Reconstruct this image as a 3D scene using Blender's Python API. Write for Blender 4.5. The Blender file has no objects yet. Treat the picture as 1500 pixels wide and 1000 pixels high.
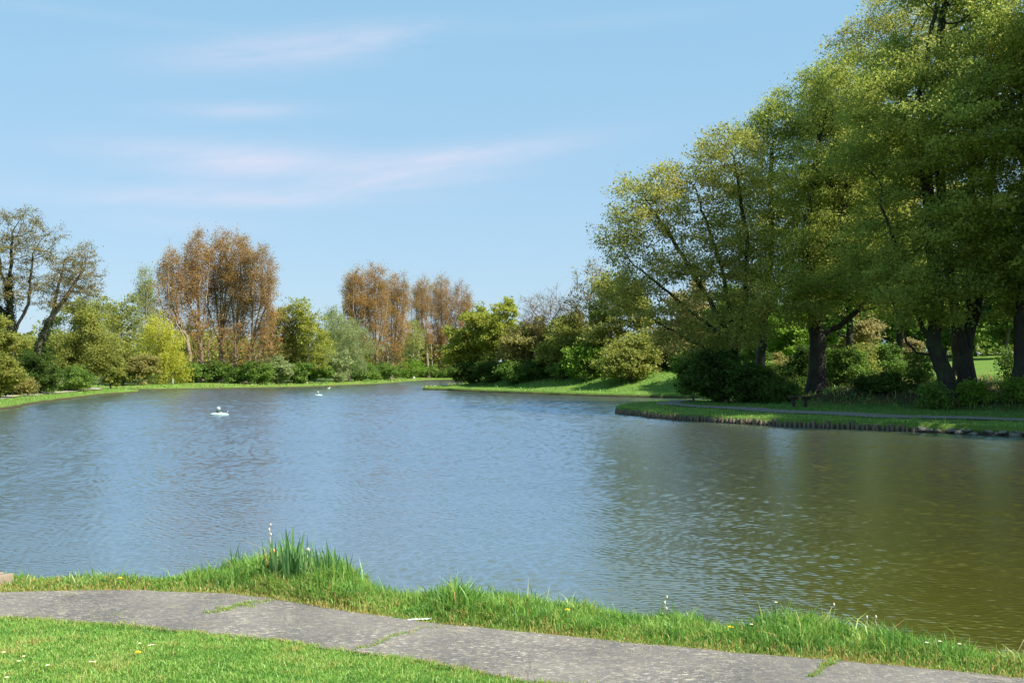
import bpy, math, time
import numpy as np
from mathutils import Vector
from mathutils.geometry import delaunay_2d_cdt

T00 = time.time()
SC = bpy.context.scene
COL = SC.collection
PI = math.pi
FOC = 1450.0 / 1500.0          # focal length over sensor width
HC = 3.5                       # eye height over the water, metres

# ------------------------------------------------------------------ camera
cam_d = bpy.data.cameras.new("camera")
cam = bpy.data.objects.new("camera", cam_d)
COL.objects.link(cam)
cam.location = (0, 0, HC)
cam.rotation_euler = (PI / 2, 0, 0)
cam_d.sensor_width = 36
cam_d.lens = 36 * FOC
cam_d.shift_y = 37.0 / 1500.0
cam_d.clip_start = 0.1
cam_d.clip_end = 6000
SC.camera = cam

# ------------------------------------------------------------------ light
SUN_EL = math.radians(49)
SUN_AZ = math.radians(115)      # clockwise from the view direction: the sun stands to the right
sv = Vector((math.cos(SUN_EL) * math.sin(SUN_AZ), math.cos(SUN_EL) * math.cos(SUN_AZ), math.sin(SUN_EL)))
sun_d = bpy.data.lights.new("sun", 'SUN')
sun = bpy.data.objects.new("sun", sun_d)
COL.objects.link(sun)
sun.rotation_euler = sv.to_track_quat('Z', 'Y').to_euler()
sun.location = (60, 0, 60)
sun_d.energy = 5.0
sun_d.angle = math.radians(0.5)
sun_d.color = (1.0, 0.95, 0.86)

SC.view_settings.view_transform = 'Standard'
SC.view_settings.look = 'None'
SC.view_settings.exposure = 1.0
SC.view_settings.gamma = 1.0
SC.render.engine = 'CYCLES'
cy = SC.cycles
cy.max_bounces = 10
cy.diffuse_bounces = 5
cy.glossy_bounces = 3
cy.transmission_bounces = 6
cy.transparent_max_bounces = 4
cy.caustics_reflective = False
cy.caustics_refractive = False
cy.use_denoising = True


class NT:
    """tiny node-tree helper"""
    def __init__(s, tree):
        s.t = tree
        s.n = tree.nodes
        s.l = tree.links

    def add(s, kind, **kw):
        nd = s.n.new(kind)
        for k, v in kw.items():
            if k.startswith('i_'):
                nd.inputs[k[2:].replace('_', ' ')].default_value = v
            else:
                setattr(nd, k, v)
        return nd

    def link(s, a, b):
        s.l.new(a, b)

    def math(s, op, a, b=None, c=None, clamp=False):
        nd = s.n.new('ShaderNodeMath')
        nd.operation = op
        nd.use_clamp = clamp
        for i, v in enumerate((a, b, c)):
            if v is None:
                continue
            if isinstance(v, (int, float)):
                nd.inputs[i].default_value = v
            else:
                s.l.new(v, nd.inputs[i])
        return nd.outputs[0]

    def mix(s, f, a, b):
        nd = s.n.new('ShaderNodeMix')
        nd.data_type = 'RGBA'
        for sock, v in ((nd.inputs[0], f), (nd.inputs[6], a), (nd.inputs[7], b)):
            if isinstance(v, (int, float)):
                sock.default_value = v
            elif isinstance(v, (tuple, list)):
                sock.default_value = tuple(v) + ((1,) if len(v) == 3 else ())
            else:
                s.l.new(v, sock)
        return nd.outputs[2]

    def noise(s, scale, vec=None, detail=3, rough=0.5, dist=0.0):
        nd = s.n.new('ShaderNodeTexNoise')
        nd.inputs['Scale'].default_value = scale
        nd.inputs['Detail'].default_value = detail
        nd.inputs['Roughness'].default_value = rough
        nd.inputs['Distortion'].default_value = dist
        if vec is not None:
            s.l.new(vec, nd.inputs['Vector'])
        return nd.outputs['Fac']

    def ramp(s, f, stops):
        nd = s.n.new('ShaderNodeValToRGB')
        el = nd.color_ramp.elements
        while len(el) < len(stops):
            el.new(0.5)
        for e, (p, c) in zip(el, stops):
            e.position = p
            e.color = (c, c, c, 1) if isinstance(c, (int, float)) else tuple(c) + (1,)
        s.l.new(f, nd.inputs[0])
        return nd.outputs[0]


# ------------------------------------------------------------------ sky (world)
world = bpy.data.worlds.new("World")
SC.world = world
world.use_nodes = True
w = NT(world.node_tree)
w.n.clear()
sky = w.add('ShaderNodeTexSky')
sky.sky_type = 'NISHITA'
sky.sun_disc = False
sky.sun_elevation = SUN_EL
sky.sun_rotation = SUN_AZ
sky.air_density = 1.0
sky.dust_density = 0.6
sky.ozone_density = 1.6
tc = w.add('ShaderNodeTexCoord')
sep = w.add('ShaderNodeSeparateXYZ')
w.link(tc.outputs['Generated'], sep.inputs[0])
X, Y, Z = sep.outputs
az = w.math('ARCTAN2', X, Y)
el = w.math('ARCSINE', Z)
# thin high cloud: long soft streaks given by bearing and height over the horizon (radians)
comb = w.add('ShaderNodeCombineXYZ')
w.link(w.math('MULTIPLY', az, 1.0), comb.inputs[0])
w.link(w.math('MULTIPLY', w.math('ADD', el, w.math('MULTIPLY', az, -0.12)), 5.5), comb.inputs[1])
cn = w.noise(3.2, comb.outputs[0], 7, 0.58, 0.5)
cn2 = w.noise(11.0, comb.outputs[0], 5, 0.6, 0.3)
cn = w.math('ADD', w.math('MULTIPLY', cn, 0.68), w.math('MULTIPLY', cn2, 0.32))


def streak(a0, e0, sa, se, tilt, amp):
    da = w.math('SUBTRACT', az, a0)
    de = w.math('SUBTRACT', w.math('SUBTRACT', el, e0), w.math('MULTIPLY', da, tilt))
    q = w.math('ADD', w.math('POWER', w.math('ABSOLUTE', w.math('DIVIDE', da, sa)), 2.0),
               w.math('POWER', w.math('ABSOLUTE', w.math('DIVIDE', de, se)), 2.0))
    return w.math('MULTIPLY', w.math('EXPONENT', w.math('MULTIPLY', q, -1.0)), amp)


def pz(px, py):   # bearing and height of a point in the sky
    a = math.atan2(px - 750, 1450)
    return a, math.atan2(537 - py, math.hypot(1450, px - 750))


tot = None
for (px, py, sx, sy, tilt, amp) in [(430, 74, 170, 24, 0.14, 0.62), (570, 50, 90, 16, 0.10, 0.35), (350, 163, 110, 12, 0.06, 0.45),
                                    (330, 232, 170, 24, 0.0, 0.85), (640, 238, 210, 20, 0.14, 0.72), (330, 290, 230, 14, 0.03, 0.65),
                                    (260, 328, 120, 14, 0.0, 0.25), (820, 40, 200, 12, 0.05, 0.18), (120, 20, 180, 8, 0.0, 0.15),
                                    (560, 270, 160, 10, 0.08, 0.5), (1700, 150, 300, 25, 0.1, 0.5), (-500, 200, 300, 25, 0.0, 0.5)]:
    a0, e0 = pz(px, py)
    st = streak(a0, e0, sx / 1450, sy / 1450, tilt, amp)
    tot = st if tot is None else w.math('ADD', tot, st)
cf = w.math('MULTIPLY', w.ramp(cn, [(0.30, 0.0), (0.60, 1.0)]), tot, clamp=True)
cf = w.math('MULTIPLY', cf, 0.95)
# the clear spring sky: the Nishita sky evened out by thin high haze
hz = w.math('DIVIDE', w.math('MAXIMUM', el, 0.0), 0.42, clamp=True)
haze_c = w.mix(hz, (2.25, 3.22, 4.2), (1.54, 3.05, 4.25))
skyc = w.mix(0.8, sky.outputs[0], haze_c)
cc = w.mix(cf, skyc, (3.75, 3.9, 4.7))
bg = w.add('ShaderNodeBackground')
bg.inputs[1].default_value = 0.10
w.link(cc, bg.inputs[0])
wo = w.add('ShaderNodeOutputWorld')
w.link(bg.outputs[0], wo.inputs[0])


# ------------------------------------------------------------------ helpers
def tag(o, label=None, cat=None, group=None, kind=None):
    if label: o['label'] = label
    if cat: o['category'] = cat
    if group: o['group'] = group
    if kind: o['kind'] = kind
    return o


def W(px, py, D):              # a point of the photograph at distance D
    return np.array([(px - 750) / 1450.0 * D, D, HC + (537 - py) / 1450.0 * D])


def np_mesh(name, V, faces, mats, parent=None, smooth=False, attrs=None, midx=None):
    """faces: list of int arrays (n,k)"""
    me = bpy.data.meshes.new(name)
    V = np.asarray(V, np.float32)
    me.vertices.add(len(V))
    me.vertices.foreach_set('co', V.ravel())
    faces = [f for f in faces if len(f)]
    nl = sum(f.size for f in faces)
    nf = sum(len(f) for f in faces)
    me.loops.add(nl)
    me.loops.foreach_set('vertex_index', np.concatenate([f.ravel() for f in faces]).astype(np.int32))
    me.polygons.add(nf)
    st = np.concatenate([[0], np.cumsum(np.concatenate([np.full(len(f), f.shape[1]) for f in faces]))[:-1]]).astype(np.int32)
    me.polygons.foreach_set('loop_start', st)
    if not isinstance(mats, (list, tuple)):
        mats = [mats]
    for m in mats:
        me.materials.append(m)
    if midx is not None:
        me.polygons.foreach_set('material_index', np.asarray(midx, np.int32))
    me.update(calc_edges=True)
    if smooth:
        me.shade_smooth()
    if attrs:
        for k, (dom, arr) in attrs.items():
            a = me.attributes.new(k, 'FLOAT', dom)
            a.data.foreach_set('value', np.asarray(arr, np.float32))
    o = bpy.data.objects.new(name, me)
    COL.objects.link(o)
    if parent is not None:
        o.parent = parent
    return o


def empty(name, loc):
    o = bpy.data.objects.new(name, None)
    o.location = loc
    o.empty_display_size = 0.3
    COL.objects.link(o)
    return o


class MB:
    """collects simple shapes into one mesh"""
    def __init__(s):
        s.V = []; s.F = {}; s.n = 0

    def add(s, V, faces):
        for f in faces:
            s.F.setdefault(len(f), []).append([i + s.n for i in f])
        s.V += [tuple(v) for v in V]
        s.n += len(V)

    def box(s, c, sz, rz=0.0, bev=0.0, tilt=0.0):
        cx, cy_, cz = c
        hx, hy, hz = [q / 2 for q in sz]
        b = min(bev, hx * .9, hy * .9, hz * .9)
        if b <= 0:
            P = [(x, y, z) for z in (-hz, hz) for (x, y) in ((-hx, -hy), (hx, -hy), (hx, hy), (-hx, hy))]
            F = [(3, 2, 1, 0), (4, 5, 6, 7)] + [(i, (i + 1) % 4, 4 + (i + 1) % 4, 4 + i) for i in range(4)]
        else:
            def ring(h, k):
                return [(-hx + k, -hy + b, h), (-hx + b, -hy + k, h), (hx - b, -hy + k, h), (hx - k, -hy + b, h),
                        (hx - k, hy - b, h), (hx - b, hy - k, h), (-hx + b, hy - k, h), (-hx + k, hy - b, h)]
            P = ring(-hz, b * .8) + ring(-hz + b, 0) + ring(hz - b, 0) + ring(hz, b * .8)
            F = [tuple(range(7, -1, -1)), tuple(range(24, 32))]
            for q in range(3):
                F += [(q * 8 + i, q * 8 + (i + 1) % 8, q * 8 + 8 + (i + 1) % 8, q * 8 + 8 + i) for i in range(8)]
        ca, sa = math.cos(rz), math.sin(rz)
        ct, st = math.cos(tilt), math.sin(tilt)
        out = []
        for x, y, z in P:
            x, z = x * ct - z * st, x * st + z * ct
            out.append((cx + x * ca - y * sa, cy_ + x * sa + y * ca, cz + z))
        s.add(out, F)

    def lathe(s, c, prof, n=20, sx=1.0, sy=1.0):
        P, F = [], []
        for r, z in prof:
            for i in range(n):
                a = 2 * PI * i / n
                P.append((c[0] + r * sx * math.cos(a), c[1] + r * sy * math.sin(a), c[2] + z))
        for k in range(len(prof) - 1):
            for i in range(n):
                j = (i + 1) % n
                F.append((k * n + i, k * n + j, (k + 1) * n + j, (k + 1) * n + i))
        F.append(tuple(range(n - 1, -1, -1)))
        F.append(tuple(range((len(prof) - 1) * n, len(prof) * n)))
        s.add(P, F)

    def tube(s, pts, rad, n=6):
        pts = [Vector(p) for p in pts]
        P, F = [], []
        for k, p in enumerate(pts):
            d = (pts[min(k + 1, len(pts) - 1)] - pts[max(k - 1, 0)]).normalized()
            u = d.cross(Vector((0.31, 0.9, 0.28))).normalized()
            v = d.cross(u)
            r = rad[k] if isinstance(rad, (list, tuple)) else rad
            for i in range(n):
                a = 2 * PI * i / n
                P.append(tuple(p + (u * math.cos(a) + v * math.sin(a)) * r))
        for k in range(len(pts) - 1):
            for i in range(n):
                j = (i + 1) % n
                F.append((k * n + i, k * n + j, (k + 1) * n + j, (k + 1) * n + i))
        F.append(tuple(range(n - 1, -1, -1)))
        F.append(tuple(range((len(pts) - 1) * n, len(pts) * n)))
        s.add(P, F)

    def build(s, name, mat, parent=None, smooth=False):
        return np_mesh(name, np.array(s.V), [np.array(f) for f in s.F.values()], mat, parent, smooth)


# ------------------------------------------------------------------ materials
def new_mat(name):
    m = bpy.data.materials.new(name)
    m.use_nodes = True
    t = NT(m.node_tree)
    t.n.clear()
    out = t.add('ShaderNodeOutputMaterial')
    return m, t, out


def leaf_mat(name, ca, cb, cc_, trans=0.42, patch=0.35):
    m, t, out = new_mat(name)
    at = t.add('ShaderNodeAttribute', attribute_name='tint')
    tcn = t.add('ShaderNodeTexCoord')
    nz = t.noise(patch, tcn.outputs['Object'], 3, 0.6)
    f = t.math('ADD', t.math('MULTIPLY', at.outputs['Fac'], 0.55), t.math('MULTIPLY', t.math('SUBTRACT', nz, 0.5), 1.5))
    f = t.math('ADD', f, 0.22, clamp=True)
    nd = t.add('ShaderNodeValToRGB')
    e = nd.color_ramp.elements
    e.new(0.5)
    for q, (p, c) in zip(e, ((0.0, ca), (0.5, cb), (1.0, cc_))):
        q.position = p
        q.color = tuple(c) + (1,)
    t.link(f, nd.inputs[0])
    d = t.add('ShaderNodeBsdfDiffuse')
    tr = t.add('ShaderNodeBsdfTranslucent')
    t.link(nd.outputs[0], d.inputs[0])
    br = t.add('ShaderNodeHueSaturation')
    br.inputs['Saturation'].default_value = 1.0
    br.inputs['Value'].default_value = 1.15
    t.link(nd.outputs[0], br.inputs['Color'])
    t.link(br.outputs[0], tr.inputs[0])
    mx = t.add('ShaderNodeMixShader')
    mx.inputs[0].default_value = trans
    t.link(d.outputs[0], mx.inputs[1])
    t.link(tr.outputs[0], mx.inputs[2])
    t.link(mx.outputs[0], out.inputs[0])
    return m


def bark_mat(name, ca, cb, scale=3.0, moss=None):
    m, t, out = new_mat(name)
    tcn = t.add('ShaderNodeTexCoord')
    mp = t.add('ShaderNodeMapping')
    mp.inputs['Scale'].default_value = (3, 3, 0.6)
    t.link(tcn.outputs['Object'], mp.inputs[0])
    nz = t.noise(scale, mp.outputs[0], 5, 0.65)
    c = t.mix(t.ramp(nz, [(0.35, 0.0), (0.65, 1.0)]), ca, cb)
    if moss:
        n2 = t.noise(0.9, tcn.outputs['Object'], 4, 0.6)
        c = t.mix(t.ramp(n2, [(0.5, 0.0), (0.7, 0.8)]), c, moss)
    b = t.add('ShaderNodeBsdfPrincipled')
    b.inputs['Roughness'].default_value = 0.9
    t.link(c, b.inputs['Base Color'])
    bp = t.add('ShaderNodeBump')
    bp.inputs['Distance'].default_value = 0.03
    t.link(nz, bp.inputs['Height'])
    t.link(bp.outputs[0], b.inputs['Normal'])
    t.link(b.outputs[0], out.inputs[0])
    return m


def plain_mat(name, c, rough=0.6, var=0.15, scale=8.0):
    m, t, out = new_mat(name)
    tcn = t.add('ShaderNodeTexCoord')
    nz = t.noise(scale, tcn.outputs['Object'], 4, 0.6)
    col = t.mix(nz, tuple(q * (1 - var) for q in c), tuple(min(1, q * (1 + var)) for q in c))
    b = t.add('ShaderNodeBsdfPrincipled')
    b.inputs['Roughness'].default_value = rough
    t.link(col, b.inputs['Base Color'])
    t.link(b.outputs[0], out.inputs[0])
    return m


def grass_blade_mat():
    m, t, out = new_mat("grass_blades")
    at = t.add('ShaderNodeAttribute', attribute_name='tint')
    nd = t.add('ShaderNodeValToRGB')
    e = nd.color_ramp.elements
    for _ in range(4):
        e.new(0.5)
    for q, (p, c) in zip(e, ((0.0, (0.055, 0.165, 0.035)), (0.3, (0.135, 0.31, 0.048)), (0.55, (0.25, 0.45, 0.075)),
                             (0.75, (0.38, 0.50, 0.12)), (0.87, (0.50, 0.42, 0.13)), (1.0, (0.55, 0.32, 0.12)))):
        q.position = p
        q.color = tuple(c) + (1,)
    t.link(at.outputs['Fac'], nd.inputs[0])
    d = t.add('ShaderNodeBsdfDiffuse')
    tr = t.add('ShaderNodeBsdfTranslucent')
    g = t.add('ShaderNodeBsdfGlossy')
    g.inputs['Roughness'].default_value = 0.45
    g.inputs[0].default_value = (0.5, 0.55, 0.45, 1)
    t.link(nd.outputs[0], d.inputs[0])
    t.link(nd.outputs[0], tr.inputs[0])
    mx = t.add('ShaderNodeMixShader')
    mx.inputs[0].default_value = 0.45
    t.link(d.outputs[0], mx.inputs[1])
    t.link(tr.outputs[0], mx.inputs[2])
    m2 = t.add('ShaderNodeMixShader')
    m2.inputs[0].default_value = 0.05
    t.link(mx.outputs[0], m2.inputs[1])
    t.link(g.outputs[0], m2.inputs[2])
    t.link(m2.outputs[0], out.inputs[0])
    return m


LM = {
    'beech': leaf_mat('beech_leaves', (0.18, 0.25, 0.06), (0.33, 0.385, 0.08), (0.5, 0.5, 0.12), 0.55),
    'beech_brown': leaf_mat('young_beech_leaves', (0.21, 0.25, 0.065), (0.37, 0.385, 0.09), (0.56, 0.49, 0.15), 0.55),
    'poplar': leaf_mat('poplar_leaves', (0.26, 0.175, 0.065), (0.41, 0.25, 0.08), (0.55, 0.36, 0.12), 0.5, 0.2),
    'poplar_orange': leaf_mat('orange_poplar_leaves', (0.2, 0.15, 0.05), (0.34, 0.19, 0.06), (0.5, 0.27, 0.08), 0.48),
    'yellow': leaf_mat('yellow_willow_leaves', (0.38, 0.4, 0.06), (0.55, 0.55, 0.09), (0.68, 0.66, 0.13), 0.55),
    'olive': leaf_mat('olive_leaves', (0.18, 0.21, 0.055), (0.31, 0.33, 0.075), (0.45, 0.45, 0.12), 0.57),
    'olive_brown': leaf_mat('olive_brown_leaves', (0.2, 0.195, 0.07), (0.34, 0.31, 0.095), (0.48, 0.44, 0.15), 0.55),
    'yellow_green': leaf_mat('yellow_green_leaves', (0.21, 0.235, 0.045), (0.34, 0.37, 0.06), (0.48, 0.49, 0.1), 0.58),
    'grey_green': leaf_mat('grey_willow_leaves', (0.2, 0.25, 0.1), (0.31, 0.37, 0.155), (0.43, 0.49, 0.22), 0.5),
    'green': leaf_mat('green_leaves', (0.08, 0.14, 0.035), (0.16, 0.26, 0.05), (0.28, 0.38, 0.08), 0.5),
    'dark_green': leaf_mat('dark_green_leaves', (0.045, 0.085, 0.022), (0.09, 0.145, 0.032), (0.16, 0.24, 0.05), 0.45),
    'bright_green': leaf_mat('bright_green_leaves', (0.098, 0.176, 0.025), (0.196, 0.324, 0.042), (0.350, 0.459, 0.084), 0.55),
    'twiggy': leaf_mat('sparse_bud_leaves', (0.182, 0.161, 0.070), (0.280, 0.238, 0.084), (0.392, 0.336, 0.126), 0.45),
    'pale_pink': leaf_mat('dry_pale_leaves', (0.234, 0.202, 0.091), (0.364, 0.312, 0.130), (0.494, 0.442, 0.195), 0.45),
    'ivy': leaf_mat('ivy_leaves', (0.014, 0.03, 0.009), (0.026, 0.052, 0.013), (0.06, 0.10, 0.02), 0.2),
    'blossom': leaf_mat('white_blossom', (0.20, 0.26, 0.12), (0.36, 0.40, 0.28), (0.55, 0.55, 0.45), 0.35),
}
BM = {
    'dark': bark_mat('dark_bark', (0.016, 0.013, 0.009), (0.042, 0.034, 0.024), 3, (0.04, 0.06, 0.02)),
    'grey': bark_mat('grey_bark', (0.10, 0.085, 0.06), (0.20, 0.17, 0.13), 3),
    'poplar': bark_mat('poplar_bark', (0.16, 0.12, 0.075), (0.32, 0.245, 0.16), 3),
    'birch': bark_mat('birch_bark', (0.32, 0.29, 0.24), (0.60, 0.57, 0.50), 3),
    'brown': bark_mat('brown_bark', (0.08, 0.06, 0.045), (0.16, 0.12, 0.09), 3),
    'purple': bark_mat('bare_twig_bark', (0.17, 0.135, 0.12), (0.30, 0.25, 0.22), 3),
}
GRASS = grass_blade_mat()

# ------------------------------------------------------------------ lake outline
def q(px, D):
    return ((px - 750) / 1450.0 * D, D)


RAW = [(-60, 20), (-30, 15.6), (-14, 15.0), q(0, 14.8), q(120, 14.7), q(230, 14.6), q(300, 14.9), q(370, 15.3), q(450, 15.3), q(520, 14.7),
       q(560, 13.7), q(640, 13.5), q(700, 13.4), q(840, 12.9), q(960, 12.4), q(1080, 11.9), q(1180, 11.9), q(1250, 11.7), q(1350, 11.1),
       q(1500, 10.6), (9, 10.0), (16, 9.3), (40, 8), (75, 12), (75, 34), (45, 42), q(1500, 49.8), q(1400, 51.8), q(1290, 54.6),
       q(1150, 58.2), q(1050, 62), q(960, 67.5), (8.5, 71.5), (7.9, 74.5), (8.6, 79), (10.5, 84.5), (13.5, 90), (18, 96), (24, 101.5), (31, 103),
       (32.5, 107), (28, 110), q(1000, 110), q(900, 115), q(800, 123.8), q(700, 137), (-10, 146), (-13.6, 149.5), (-11.5, 155), (-9.5, 170),
       (-10, 200), (-11, 258), q(640, 256), q(600, 228), q(560, 199), q(450, 169), q(380, 160), q(300, 154), q(210, 147), (-59, 147),
       (-56, 139), (-50.5, 134), q(160, 124), q(100, 106), q(40, 90), q(0, 80.5), (-44, 60), (-52, 40), (-66, 28)]


def smooth_closed(P, step_of):
    P = np.array(P, float)
    n = len(P)
    out = []
    for i in range(n):
        p0, p1, p2, p3 = P[i - 1], P[i], P[(i + 1) % n], P[(i + 2) % n]
        L = np.linalg.norm(p2 - p1)
        k = max(1, int(round(L / step_of(p1))))
        d01, d23 = np.linalg.norm(p1 - p0), np.linalg.norm(p3 - p2)
        m1 = (p2 - p0) / (d01 + L) * L
        m2 = (p3 - p1) / (d23 + L) * L
        for j in range(k):
            t = j / k
            out.append((2 * t**3 - 3 * t**2 + 1) * p1 + (t**3 - 2 * t**2 + t) * m1 + (-2 * t**3 + 3 * t**2) * p2 + (t**3 - t**2) * m2)
    return np.array(out)


LAKE = smooth_closed(RAW, lambda p: max(0.2, 0.012 * math.hypot(p[0], p[1])))
rg = np.random.default_rng(5)
_d = np.linalg.norm(LAKE, axis=1)
LAKE = LAKE + rg.normal(0, 1, LAKE.shape) * np.clip(_d * 0.0011, 0.02, 0.14)[:, None]


def sdist(x, y):
    """distance to the lake outline, positive on land"""
    x = np.asarray(x, float); y = np.asarray(y, float)
    A = LAKE; B = np.roll(LAKE, -1, axis=0)
    d2 = np.full(x.shape, 1e18)
    ins = np.zeros(x.shape, bool)
    CH = 20000
    for s in range(0, len(x), CH):
        xs, ys = x[s:s + CH, None], y[s:s + CH, None]
        dx, dy = (B - A)[:, 0], (B - A)[:, 1]
        t = np.clip(((xs - A[:, 0]) * dx + (ys - A[:, 1]) * dy) / (dx * dx + dy * dy + 1e-12), 0, 1)
        ex, ey = xs - A[:, 0] - t * dx, ys - A[:, 1] - t * dy
        d2[s:s + CH] = (ex * ex + ey * ey).min(1)
        c = ((A[:, 1] > ys) != (B[:, 1] > ys)) & (xs < (B[:, 0] - A[:, 0]) * (ys - A[:, 1]) / (B[:, 1] - A[:, 1] + 1e-12) + A[:, 0])
        ins[s:s + CH] = c.sum(1) % 2 == 1
    return np.sqrt(d2) * np.where(ins, -1, 1)


def sstep(a, b, v):
    t = np.clip((v - a) / (b - a), 0, 1)
    return t * t * (3 - 2 * t)


def near_edge_y(x):      # lawn-side edge of the near path
    return np.interp(x, [-60, -14, -6.36, -5.0, -2.73, -1.1, 0.14, 3.0, 7, 14, 60], [17.5, 13.6, 12.35, 12.08, 11.33, 10.6, 9.86, 9.0, 8.0, 7.2, 5.5])


def far_edge_y(x):       # water-side edge of the near path
    return np.interp(x, [-60, -14, -7.14, -5.47, -3.9, -3.23, -2.2, -1.09, 1.17, 2.89, 3.95, 5.16, 9, 16, 60],
                     [19.2, 14.2, 13.8, 13.92, 13.72, 13.39, 12.76, 12.18, 11.33, 10.75, 10.43, 9.97, 9.2, 8.6, 7.2])


def wob(x, y, s, seed=0):
    return (np.sin(x * s + seed) * np.cos(y * s * 1.3 + seed * 2.1) + 0.5 * np.sin(x * s * 2.3 + y * s * 1.7 + seed)) / 1.5


def land_z(x, y, sd=None):
    x = np.asarray(x, float); y = np.asarray(y, float)
    if sd is None:
        sd = sdist(x, y)
    e = np.maximum(sd, 0)
    base = 0.38 * sstep(-0.04, 0.06, sd) + 0.06 * wob(x, y, 0.5)
    # left and far banks
    zl = base + 0.035 * np.minimum(e, 45) + 0.10 * sstep(0, 1.5, e)
    # slope behind the first spit
    z1 = base + 0.10 * sstep(0, 1, e) + 2.9 * sstep(3.0, 15, e) + 0.05 * np.clip(e - 15, 0, 40)
    # lawn, bank and hill on the right
    z2 = base + 0.06 + 0.03 * np.minimum(e, 10) + 1.75 * sstep(10.3, 21, e) + 0.014 * np.clip(e - 21, 0, 18) \
        + 0.062 * np.clip(e - 33, 0, 75) + 0.0006 * np.clip(e - 33, 0, 75) * np.clip(x - 25, 0, 60)
    a = sstep(-16, -9, x)
    b = sstep(96, 108, y + 0.0 * x)
    zr = z2 * (1 - b) + z1 * b
    far = zl * (1 - a) + zr * a
    # near side
    nz = 0.36 * sstep(-0.04, 0.25, sd) + 0.13 * np.maximum(0, near_edge_y(x) - y - 0.1)
    nz = np.minimum(nz, 2.4 + 0.0 * nz)
    k = sstep(20, 30, y)
    z = nz * (1 - k) + far * k
    return np.where(sd < 0, np.minimum(z, 0) - 0.75 * sstep(0.0, 1.2, -sd) - 0.02, z)


# ------------------------------------------------------------------ ground: one sheet to the horizon
def build_ground():
    pts = []
    r = 2.0
    rs = []
    while r < 3500:
        rs.append(r)
        r *= 1.035 if r < 300 else 1.12
    for i, r in enumerate(rs):
        fine = 0.035 if r < 300 else 0.06
        a = np.arange(-0.75, 0.75, fine)
        a = np.concatenate([a, np.arange(0.8, 2 * PI - 0.8, 0.14)])
        a = a + (i % 2) * 0.5 * fine
        pts.append(np.stack([r * np.sin(a), r * np.cos(a)], 1))
    pts.append(np.zeros((1, 2)))
    P = np.concatenate(pts)
    P = P + rg.normal(0, 1, P.shape) * 0.004 * np.linalg.norm(P, axis=1)[:, None]
    sd = sdist(P[:, 0], P[:, 1])
    rr = np.linalg.norm(P, axis=1)
    P = P[np.abs(sd) > np.clip(0.012 * rr, 0.15, 1.5)]
    T = np.roll(LAKE, -1, 0) - np.roll(LAKE, 1, 0)
    N = np.stack([T[:, 1], -T[:, 0]], 1) / (np.linalg.norm(T, axis=1)[:, None] + 1e-9)
    extra = []
    for off in (-0.12, 0.09, 0.5, 1.1):
        for s in (1, -1):
            E = LAKE + N * off * s
            se = sdist(E[:, 0], E[:, 1])
            ok = np.abs(se - off) < 0.035
            extra.append(E[ok])
    P = np.concatenate([P] + extra)
    nP = len(P)
    allp = np.concatenate([P, LAKE])
    nL = len(LAKE)
    edges = [(nP + i, nP + (i + 1) % nL) for i in range(nL)]
    vs, es, fs, ov, oe, of = delaunay_2d_cdt([Vector(p) for p in allp], edges, [], 0, 1e-4, False)
    V2 = np.array([tuple(v) for v in vs])
    sd = sdist(V2[:, 0], V2[:, 1])
    z = land_z(V2[:, 0], V2[:, 1], sd)
    x, y = V2[:, 0], V2[:, 1]
    onpath = (y < far_edge_y(x) + 0.02) & (y > near_edge_y(x) - 0.02) & (y < 22)
    z = np.where(onpath, z - 0.06, z)
    F = np.array([f for f in fs])
    # litter: bare shaded ground under the big trees; wear beside the near path
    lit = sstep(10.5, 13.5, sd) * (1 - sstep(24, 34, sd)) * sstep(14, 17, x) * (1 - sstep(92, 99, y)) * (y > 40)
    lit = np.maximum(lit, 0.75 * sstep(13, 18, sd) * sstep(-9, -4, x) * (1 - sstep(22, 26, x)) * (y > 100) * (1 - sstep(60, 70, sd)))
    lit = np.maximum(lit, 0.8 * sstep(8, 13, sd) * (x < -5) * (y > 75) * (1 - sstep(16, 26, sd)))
    o = np_mesh("ground", np.column_stack([V2, z]), [F], mat_ground(), smooth=True, attrs={'litter': ('POINT', lit)})
    tag(o, kind='structure')


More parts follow.
